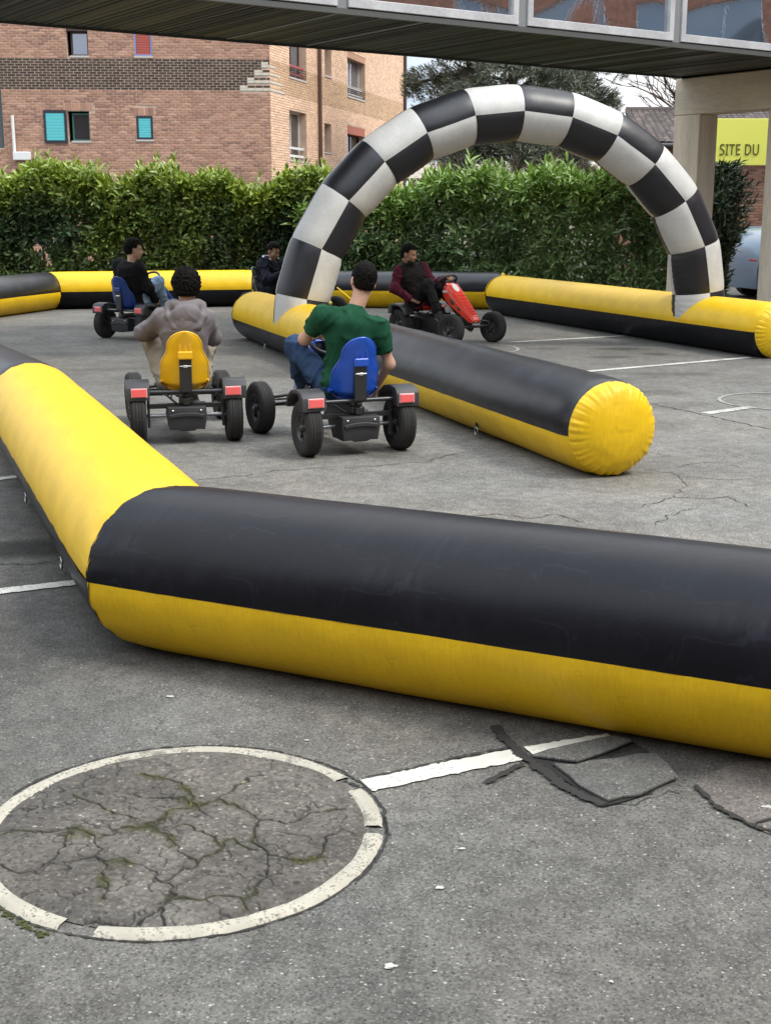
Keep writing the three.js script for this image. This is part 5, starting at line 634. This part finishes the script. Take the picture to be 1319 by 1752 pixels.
function person(label, pose, s) {
  const T = thing('person', label, 'person', [pose[0], 0, pose[1]], pose[2]);
  const cloth = (c, r = 0.9) => mat(c, r, { vertexColors: true, specularIntensity: 0.35 }), skin = mat(s.skin, 0.55, { vertexColors: true, specularIntensity: 0.5 });
  const sh = s.sh.map(v3), el = s.el.map(v3), wr = s.wr.map(v3), hj = s.hj.map(v3), kn = s.kn.map(v3), an = s.an.map(v3), ft = s.ft.map(v3), pel = v3(s.pelvis), che = v3(s.chest), nk = v3(s.neck), hc = v3(s.head);
  const up = che.clone().sub(pel).normalize(), rt = sh[1].clone().sub(sh[0]); rt.addScaledVector(up, -rt.dot(up)).normalize(); const fw = rt.clone().cross(up).negate(), ax = [rt, up, fw];
  const at = (c, x, y, z) => c.clone().addScaledVector(rt, x).addScaledVector(up, y).addScaledVector(fw, z);
  // head
  const hz = v3(s.hf).normalize(), hx0 = v3(s.hu ?? [0, 1, 0]), hx = hx0.clone().cross(hz).normalize(), hy = hz.clone().cross(hx), ha = [hx, hy, hz], S = s.hs ?? 1.03;
  const H = (x, y, z) => hc.clone().addScaledVector(hx, x * S).addScaledVector(hy, y * S).addScaledVector(hz, z * S), E = (c, r) => ell(H(...c), V(...r).multiplyScalar(S), ha);
  const headP = [E([0, 0.03, -0.012], [0.074, 0.088, 0.094]), E([0, -0.035, 0.024], [0.060, 0.084, 0.068]), cap(H(0, -0.094, 0.056), H(0, -0.088, 0.05), 0.026 * S), E([0.034, -0.03, 0.06], [0.026, 0.03, 0.026]), E([-0.034, -0.03, 0.06], [0.026, 0.03, 0.026]), cap(H(-0.03, 0.022, 0.077), H(0.03, 0.022, 0.077), 0.012 * S), cap(H(0, 0.004, 0.088), H(0, -0.03, 0.106), 0.009 * S, 0.013 * S), cap(H(-0.012, -0.034, 0.092), H(0.012, -0.034, 0.092), 0.009 * S), cap(H(-0.02, -0.058, 0.080), H(0.02, -0.058, 0.080), 0.008 * S), cap(H(-0.017, -0.070, 0.079), H(0.017, -0.070, 0.079), 0.008 * S), E([0.076, -0.012, -0.006], [0.011, 0.032, 0.019]), E([-0.076, -0.012, -0.006], [0.011, 0.032, 0.019]), cap(H(0, -0.07, -0.025), nk, 0.052 * S, 0.056)];
  for (const p of headP) p.k = 0.018;
  const parts = [blob(headP, 0.006, 0.018, { tone: 0.1 })];
  // hands
  for (let i = 0; i < 2; i++) {
    const f = v3(s.hd[i]).normalize(), nn = v3(s.hn[i]); nn.addScaledVector(f, -nn.dot(f)).normalize(); const sd = f.clone().cross(nn), th = (s.th?.[i] ?? (i ? 1 : -1)), w = wr[i], at2 = (a, b, c) => w.clone().addScaledVector(f, a).addScaledVector(sd, b).addScaledVector(nn, c), cu = s.curl?.[i] ?? 1, hp = [cap(el[i].clone().lerp(w, 0.7), w, 0.031, 0.026), cap(w, at2(0.03, 0, 0), 0.025, 0.022)];
    [-0.029, -0.010, 0.010, 0.029].forEach((q, j) => { const m = [0.85, 1, 0.96, 0.78][th > 0 ? 3 - j : j], k = at2(0.085, q, 0), p1 = k.clone().addScaledVector(f, 0.038 * m * (1 - 0.35 * cu)).addScaledVector(nn, 0.034 * m * cu), p2 = p1.clone().addScaledVector(f, 0.028 * m * (1 - 1.1 * cu)).addScaledVector(nn, 0.028 * m * cu), p3 = p2.clone().addScaledVector(f, -0.02 * m * (1.8 * cu - 1)).addScaledVector(nn, 0.013 * m * cu); hp.push(cap(at2(0.01, q * 0.55, 0), k, 0.014, 0.0115), cap(k, p1, 0.0095, 0.0088), cap(p1, p2, 0.0088, 0.008), cap(p2, p3, 0.008, 0.007)); });
    const t0 = at2(0.02, th * 0.018, 0.004), t1 = at2(0.055, th * 0.048, 0.018), t2 = at2(0.085, th * 0.05, 0.042), t3 = at2(0.098, th * 0.035, 0.062); hp.push(cap(t0, t1, 0.014, 0.0115), cap(t1, t2, 0.011, 0.0098), cap(t2, t3, 0.0098, 0.008));
    parts.push(blob(hp, 0.0045, 0.008, { tone: 0.1 }));
  }
  const limbs = (r) => [0, 1].flatMap((i) => [cap(sh[i], el[i], 0.048 * r, 0.038 * r), cap(el[i], wr[i], 0.040 * r, 0.026 * r)]), legs = (r) => [0, 1].flatMap((i) => [cap(hj[i], kn[i], 0.078 * r, 0.055 * r), cap(kn[i], an[i], 0.055 * r, 0.036 * r)]);
  const torso = (q) => [ell(pel, V(0.155 + q, 0.115 + q, 0.115 + q), ax), ell(pel.clone().lerp(che, 0.5), V(0.142 + q, 0.17 + q, 0.104 + q), ax), ell(che, V(0.162 + q, 0.165 + q, 0.112 + q), ax), cap(sh[0].clone().lerp(sh[1], 0.06), sh[0].clone().lerp(sh[1], 0.94), 0.062 + q * 0.8), cap(at(che, 0, 0.10, -0.02), nk, 0.085 + q, 0.05 + q * 0.5)];
  parts.unshift(blob([...torso(-0.014), ...limbs(0.94), ...legs(0.9), cap(nk, hc, 0.05)], 0.013, 0.04, { tone: 0.1 }));
  mesh('body', joinBlobs(parts), skin, T);
  for (const e of [-1, 1]) { const c = new THREE.SphereGeometry(0.0095 * S, 14, 10); const p = H(e * 0.031, 0.004, 0.0805); c.translate(p.x, p.y, p.z); const eye = mesh('eye', c, mat([0.22, 0.20, 0.19], 0.8, { specularIntensity: 0.2 }), T); const i = new THREE.SphereGeometry(0.006 * S, 10, 8), q = H(e * 0.031, 0.003, 0.088); i.translate(q.x, q.y, q.z); mesh('iris', i, mat([0.01, 0.007, 0.005], 0.6, { specularIntensity: 0.2 }), eye); mesh('eyebrow', bar(H(e * 0.014, 0.025, 0.091).toArray(), H(e * 0.047, 0.024, 0.078).toArray(), 0.0042, 0.003, 6), mat([0.012, 0.010, 0.009], 0.9), T); }
  // hair
  const hl = (X, Y, Z) => { const dx = X - hc.x, dy = Y - hc.y, dz = Z - hc.z; return [(dx * hx.x + dy * hx.y + dz * hx.z) / S, (dx * hy.x + dy * hy.y + dz * hy.z) / S, (dx * hz.x + dy * hz.y + dz * hz.z) / S]; };
  const hv = s.hair ?? 0.012, hr = [E([0, 0.036, -0.014], [0.076 + hv, 0.090 + hv, 0.096 + hv]), E([0, -0.02, -0.04], [0.062 + hv * 0.7, 0.07, 0.062 + hv * 0.8])];
  mesh('hair', blob(hr, 0.0042, 0.02, { amp: s.curl2 ?? 0.0062, noise: (X, Y, Z) => (n3(X * 70, Y * 70, Z * 70) - 0.5) + (n3(X * 170, Y * 120, Z * 170) - 0.5) * 1.1, tone: 0.35, cut: (X, Y, Z) => { const [x, y, z] = hl(X, Y, Z); const face = Math.min(z - 0.028 - 0.3 * Math.max(0, y - 0.04), 0.070 + 0.0 * x - y) , nape = -0.072 - y + 0.25 * (z + 0.1), ear = Math.min(Math.min(z + 0.03, 0.02 - y), 0.05 - Math.abs(z - 0.0)); return Math.max(face, nape, ear) * S; } }), mat(s.hairC ?? [0.0055, 0.0045, 0.004], 0.7, { vertexColors: true, specularIntensity: 0.14 }), T);
  if (s.beard) mesh('beard', blob([E([0, -0.085, 0.045], [0.054, 0.042, 0.052]), cap(H(-0.022, -0.047, 0.088), H(0.022, -0.047, 0.088), 0.006)], 0.005, 0.01, { amp: 0.003, noise: (X, Y, Z) => n3(X * 200, Y * 200, Z * 200) - 0.5, cut: (X, Y, Z) => { const [x, y, z] = hl(X, Y, Z); return Math.max(y + 0.042, Math.min(y + 0.078, 0.03 - Math.abs(x)), 0.01 - z); } }), mat([0.015, 0.012, 0.01], 0.9, { vertexColors: true }), T);
  // upper garment with folds
  const fold = (fx, fy, fz, sd) => (X, Y, Z) => { const w = fbm(X * 5 + sd, Y * 5, Z * 5, 2), a = 1 - Math.abs(2 * n3(X * fx + w * 3 + sd, Y * fy + w * 4, Z * fz) - 1); const b = 1 - Math.abs(2 * n3(X * fx * 1.9 + w * 5, Y * fy * 1.2 + w * 5 + sd, Z * fz * 1.9 + sd) - 1); return 0.45 - 1.3 * Math.pow(a, 5) - 0.6 * Math.pow(b, 6); };
  const sl = s.sleeve ?? 1, arms = (q) => [0, 1].flatMap((i) => sl < 1 ? [cap(sh[i], sh[i].clone().lerp(el[i], sl * 1.25), 0.062 + q, 0.056 + q)] : [cap(sh[i], el[i], 0.056 + q * 0.7, 0.048 + q * 0.7), cap(el[i], el[i].clone().lerp(wr[i], 0.93), 0.048 + q * 0.7, 0.038 + q * 0.6)]);
  const slCut = (X, Y, Z) => { if (sl >= 1) return -1; let d = -1; for (let i = 0; i < 2; i++) { const a = el[i].clone().sub(sh[i]), L = a.length(); a.divideScalar(L); const t = (X - sh[i].x) * a.x + (Y - sh[i].y) * a.y + (Z - sh[i].z) * a.z, px_ = V(X, Y, Z).sub(sh[i]).addScaledVector(a, -t).length(); if (px_ < 0.115 && t > L * sl - 0.05) d = Math.max(d, t - L * sl); } return d; };
  const nkUp = hc.clone().sub(nk).normalize(), top = (q) => [...torso(q), ...arms(q), ell(pel.clone().addScaledVector(up, -0.02), V(0.165 + q, 0.10 + q, 0.125 + q), ax)];
  const nkCut = (X, Y, Z) => (X - nk.x) * nkUp.x + (Y - nk.y) * nkUp.y + (Z - nk.z) * nkUp.z - (s.collar ?? 0.008);
  const hem = (X, Y, Z) => -((X - pel.x) * up.x + (Y - pel.y) * up.y + (Z - pel.z) * up.z) - 0.09;
  const nearBody = (X, Y, Z) => Math.abs((X - nk.x) * rt.x + (Z - nk.z) * rt.z) < 0.1 ? 1 : 0;
  mesh(s.topName ?? 'shirt', blob(top(s.loose ?? 0.012), 0.0115, 0.055, { amp: (s.fold ?? 0.010) * 1.1, noise: fold(7, 9, 7, s.seed), tone: s.topTone ?? 0.3, cut: (X, Y, Z) => Math.max(nearBody(X, Y, Z) ? nkCut(X, Y, Z) : -1, hem(X, Y, Z), slCut(X, Y, Z)) }), cloth(s.topC), T);
  if (s.vest) mesh('vest', blob([ell(pel.clone().lerp(che, 0.5), V(0.182, 0.19, 0.148), ax), ell(che, V(0.200, 0.185, 0.155), ax), cap(sh[0].clone().lerp(sh[1], 0.16), sh[0].clone().lerp(sh[1], 0.84), 0.092), cap(at(che, 0, 0.10, -0.02), nk, 0.115, 0.082)], 0.0115, 0.03, { amp: 0.012, noise: fold(4, 16, 4, s.seed + 3), cut: (X, Y, Z) => Math.max(nkCut(X, Y, Z) - 0.03, -((X - pel.x) * up.x + (Y - pel.y) * up.y + (Z - pel.z) * up.z) - 0.02, Math.abs((X - che.x) * rt.x + (Y - che.y) * rt.y + (Z - che.z) * rt.z) - 0.168) }), cloth(s.vest), T);
  if (s.hood) { // a hood lying folded on the back, its collar round the neck
    const hd = [], R0 = nk.clone().addScaledVector(fw, 0); for (let i = 0; i <= 10; i++) { const a = -1.35 + i / 10 * 2.7 + Math.PI / 2, b = -1.35 + (i + 1) / 10 * 2.7 + Math.PI / 2; if (i < 10) hd.push(cap(at(nk, 0.092 * Math.cos(a), 0.02 + 0.01 * (1 - Math.sin(a)), -0.085 * Math.sin(a) + 0.015), at(nk, 0.092 * Math.cos(b), 0.02 + 0.01 * (1 - Math.sin(b)), -0.085 * Math.sin(b) + 0.015), 0.034)); }
    hd.push(ell(at(nk, 0, -0.04, -0.112), V(0.112, 0.085, 0.042), ax)); const U = [[-0.128, 0.025, -0.01], [-0.128, -0.045, -0.085], [-0.082, -0.112, -0.128], [0, -0.138, -0.14], [0.082, -0.112, -0.128], [0.128, -0.045, -0.085], [0.128, 0.025, -0.01]]; for (let i = 0; i < 6; i++) hd.push(cap(at(nk, ...U[i]), at(nk, ...U[i + 1]), 0.021));
    mesh('hood', blob(hd, 0.0075, 0.026, { amp: 0.004, noise: fold(12, 9, 12, s.seed + 9), tone: 0.3 }), cloth(s.hood === 1 ? s.topC : s.hood), T);
    if (s.piping) { const pts = []; for (let i = 0; i <= 12; i++) { const a = -2.1 + i / 12 * 4.2 + Math.PI / 2; pts.push(at(nk, 0.132 * Math.cos(a), 0.062 - 0.035 * (1 - Math.sin(a)), -0.125 * Math.sin(a) + 0.02)); } mesh('piping', new THREE.TubeGeometry(new THREE.CatmullRomCurve3(pts), 40, 0.011, 8), mat([0.6, 0.6, 0.62], 0.7), T); }
  }
  // trousers and shoes
  const tq = s.tloose ?? 0.012, tc2 = (X, Y, Z) => { let d = -1; for (let i = 0; i < 2; i++) { const a = an[i].clone().sub(kn[i]), L = a.length(); a.divideScalar(L); const t = (X - kn[i].x) * a.x + (Y - kn[i].y) * a.y + (Z - kn[i].z) * a.z, r = V(X, Y, Z).sub(kn[i]).addScaledVector(a, -t).length(); if (r < 0.11 && t > L - 0.1) d = Math.max(d, t - L + (s.cuff ?? 0.015)); } return d; };
  mesh('trousers', blob([ell(pel, V(0.160, 0.11, 0.118), ax), ...[0, 1].flatMap((i) => [cap(hj[i], kn[i], 0.082 + tq, 0.058 + tq), cap(kn[i], an[i], 0.057 + tq, 0.042 + tq)])], 0.0115, 0.045, { amp: 0.013, noise: fold(9, 8, 9, s.seed + 5), tone: s.legTone ?? 0.35, cut: tc2 }), cloth(s.legC), T);
  for (let i = 0; i < 2; i++) { const d = ft[i].normalize(), a = an[i], heel = a.clone().addScaledVector(d, -0.045).add(V(0, -0.055, 0)), toe = a.clone().addScaledVector(d, 0.165).add(V(0, -0.060, 0)), pr = [cap(heel, a.clone().addScaledVector(d, 0.07).add(V(0, -0.05, 0)), 0.036, 0.042), cap(a.clone().addScaledVector(d, 0.06).add(V(0, -0.052, 0)), toe, 0.042, 0.034), cap(a.clone().add(V(0, 0.0, 0)), a.clone().addScaledVector(d, 0.05).add(V(0, -0.045, 0)), 0.040, 0.036)]; const fl = Math.min(heel.y, toe.y); const m = mesh('shoe', blob(pr, 0.008, 0.02, { tone: 0.2 }), cloth(s.shoeC, 0.6), T); mesh('sole', blob([cap(heel.clone().add(V(0, -0.03, 0)), toe.clone().add(V(0, -0.028, 0)), 0.022, 0.020)], 0.008, 0.01, { tone: 0.1 }), cloth(s.soleC ?? [0.5, 0.5, 0.48], 0.7), m); }
  return T;
}
const fd = [[0, -0.35, -0.94], [0, -0.35, -0.94]];
person('man in a green T-shirt and jeans on the blue-seated kart, seen from behind', POSE.green, {
  seed: 1, skin: [0.50, 0.30, 0.21], pelvis: [-0.03, 0.48, -0.12], chest: [-0.005, 0.80, -0.075], neck: [0.05, 1.00, -0.07], head: [0.115, 1.175, -0.10], hf: [0.12, -0.1, -1], hu: [0.16, 1, 0],
  sh: [[-0.185, 0.945, -0.10], [0.185, 0.865, -0.01]], el: [[-0.265, 0.775, -0.26], [0.285, 0.60, -0.04]], wr: [[-0.12, 0.775, -0.45], [0.262, 0.44, -0.21]], hd: [[0.55, 0.1, -0.8], [0, -0.75, -0.65]], hn: [[0.8, -0.3, 0.5], [-1, 0, -0.2]],
  hj: [[-0.12, 0.44, -0.14], [0.07, 0.44, -0.14]], kn: [[-0.275, 0.705, -0.42], [0.17, 0.60, -0.50]], an: [[-0.135, 0.385, -0.69], [0.145, 0.255, -0.75]], ft: fd.map(v3).map((q) => q.toArray()), sleeve: 0.66, topC: [0.010, 0.062, 0.030], fold: 0.013, loose: 0.005, legC: [0.028, 0.055, 0.115], legTone: 0.7, cuff: 0.055, shoeC: [0.05, 0.05, 0.055], hair: 0.009, topName: 'shirt' });
person('man in a mauve grey hooded sweatshirt and tan trousers on the yellow-seated kart', POSE.yellow, {
  seed: 2, skin: [0.48, 0.29, 0.20], pelvis: [0.01, 0.48, -0.13], chest: [0.01, 0.79, -0.085], neck: [0.03, 0.965, -0.09], head: [0.042, 1.098, -0.13], hf: [0.05, -0.2, -1], hs: 1.02,
  sh: [[-0.148, 0.89, -0.11], [0.16, 0.89, -0.09]], el: [[-0.275, 0.775, -0.27], [0.228, 0.735, -0.22]], wr: [[-0.14, 0.77, -0.45], [0.14, 0.77, -0.45]], hd: [[0.5, 0.05, -0.85], [-0.5, 0.05, -0.85]], hn: [[0.85, -0.3, 0.4], [-0.85, -0.3, 0.4]],
  hj: [[-0.10, 0.44, -0.14], [0.10, 0.44, -0.14]], kn: [[-0.205, 0.70, -0.44], [0.17, 0.63, -0.46]], an: [[-0.115, 0.385, -0.70], [0.10, 0.265, -0.74]], ft: fd, topC: [0.165, 0.148, 0.152], hood: 1, fold: 0.007, loose: 0.014, legC: [0.25, 0.215, 0.165], tloose: 0.02, shoeC: [0.10, 0.09, 0.085], hair: 0.028, curl2: 0.014, topName: 'sweatshirt' });
person('man in a black jacket and light blue jeans on the dark blue-seated kart at left', POSE.black, {
  seed: 3, skin: [0.55, 0.34, 0.24], pelvis: [0.0, 0.48, -0.13], chest: [0.03, 0.80, -0.08], neck: [0.07, 0.985, -0.08], head: [0.10, 1.155, -0.11], hf: [0.75, -0.1, -0.65], hs: 1.03,
  sh: [[-0.165, 0.95, -0.10], [0.195, 0.925, -0.06]], el: [[-0.28, 0.74, -0.24], [0.285, 0.655, -0.14]], wr: [[-0.13, 0.75, -0.44], [0.24, 0.50, -0.33]], hd: [[0.5, 0.05, -0.85], [-0.1, -0.4, -0.9]], hn: [[0.85, -0.3, 0.4], [-1, 0, 0]],
  hj: [[-0.10, 0.44, -0.14], [0.10, 0.44, -0.14]], kn: [[-0.14, 0.70, -0.47], [0.21, 0.72, -0.44]], an: [[-0.10, 0.30, -0.73], [0.12, 0.41, -0.69]], ft: fd, topC: [0.010, 0.010, 0.011], fold: 0.012, loose: 0.026, legC: [0.30, 0.43, 0.58], legTone: 0.5, shoeC: [0.55, 0.55, 0.55], hair: 0.022, curl2: 0.012, topName: 'jacket' });
person('smiling man in a maroon top and black quilted vest on the red kart', POSE.red, {
  seed: 4, skin: [0.36, 0.20, 0.13], pelvis: [0.13, 0.48, -0.10], chest: [0.20, 0.79, -0.07], neck: [0.25, 0.97, -0.06], head: [0.283, 1.10, -0.10], hf: [-0.42, -0.22, -0.9], beard: 1,
  sh: [[0.03, 0.905, -0.09], [0.395, 0.885, -0.02]], el: [[0.02, 0.70, -0.26], [0.47, 0.66, -0.03]], wr: [[-0.06, 0.79, -0.42], [0.325, 0.53, -0.18]], hd: [[-0.25, 0.25, -0.9], [-0.45, -0.15, -0.85]], hn: [[0.5, -0.8, 0.3], [-0.6, -0.75, 0]], curl: [1, 0.45],
  hj: [[0.03, 0.46, -0.12], [0.22, 0.46, -0.12]], kn: [[0.0, 0.66, -0.46], [0.22, 0.715, -0.42]], an: [[-0.12, 0.29, -0.73], [0.195, 0.37, -0.62]], ft: fd, topC: [0.075, 0.012, 0.025], vest: [0.016, 0.013, 0.013], fold: 0.012, loose: 0.014, legC: [0.012, 0.012, 0.013], shoeC: [0.03, 0.03, 0.03], hair: 0.010, topName: 'shirt' });
person('man in a dark navy padded jacket with white-edged hood, partly behind the left arch leg', POSE.navy, {
  seed: 5, skin: [0.34, 0.195, 0.13], pelvis: [0.0, 0.48, -0.12], chest: [0.0, 0.77, -0.11], neck: [0.0, 0.925, -0.14], head: [0.01, 1.055, -0.20], hf: [0.35, -0.35, -0.9],
  sh: [[-0.185, 0.875, -0.14], [0.185, 0.86, -0.10]], el: [[-0.30, 0.80, -0.33], [0.29, 0.64, -0.23]], wr: [[-0.14, 0.80, -0.49], [0.15, 0.74, -0.44]], hd: [[0.3, 0.0, -0.95], [-0.4, 0.1, -0.9]], hn: [[0.85, -0.3, 0.4], [-0.85, -0.3, 0.4]],
  hj: [[-0.10, 0.44, -0.14], [0.10, 0.44, -0.14]], kn: [[-0.20, 0.66, -0.46], [0.20, 0.66, -0.46]], an: [[-0.12, 0.30, -0.73], [0.12, 0.30, -0.73]], ft: fd, topC: [0.013, 0.015, 0.024], hood: 1, piping: 1, fold: 0.018, loose: 0.034, legC: [0.018, 0.019, 0.023], shoeC: [0.05, 0.05, 0.05], hair: 0.012, topName: 'jacket' });
renderer.render(scene, camera);
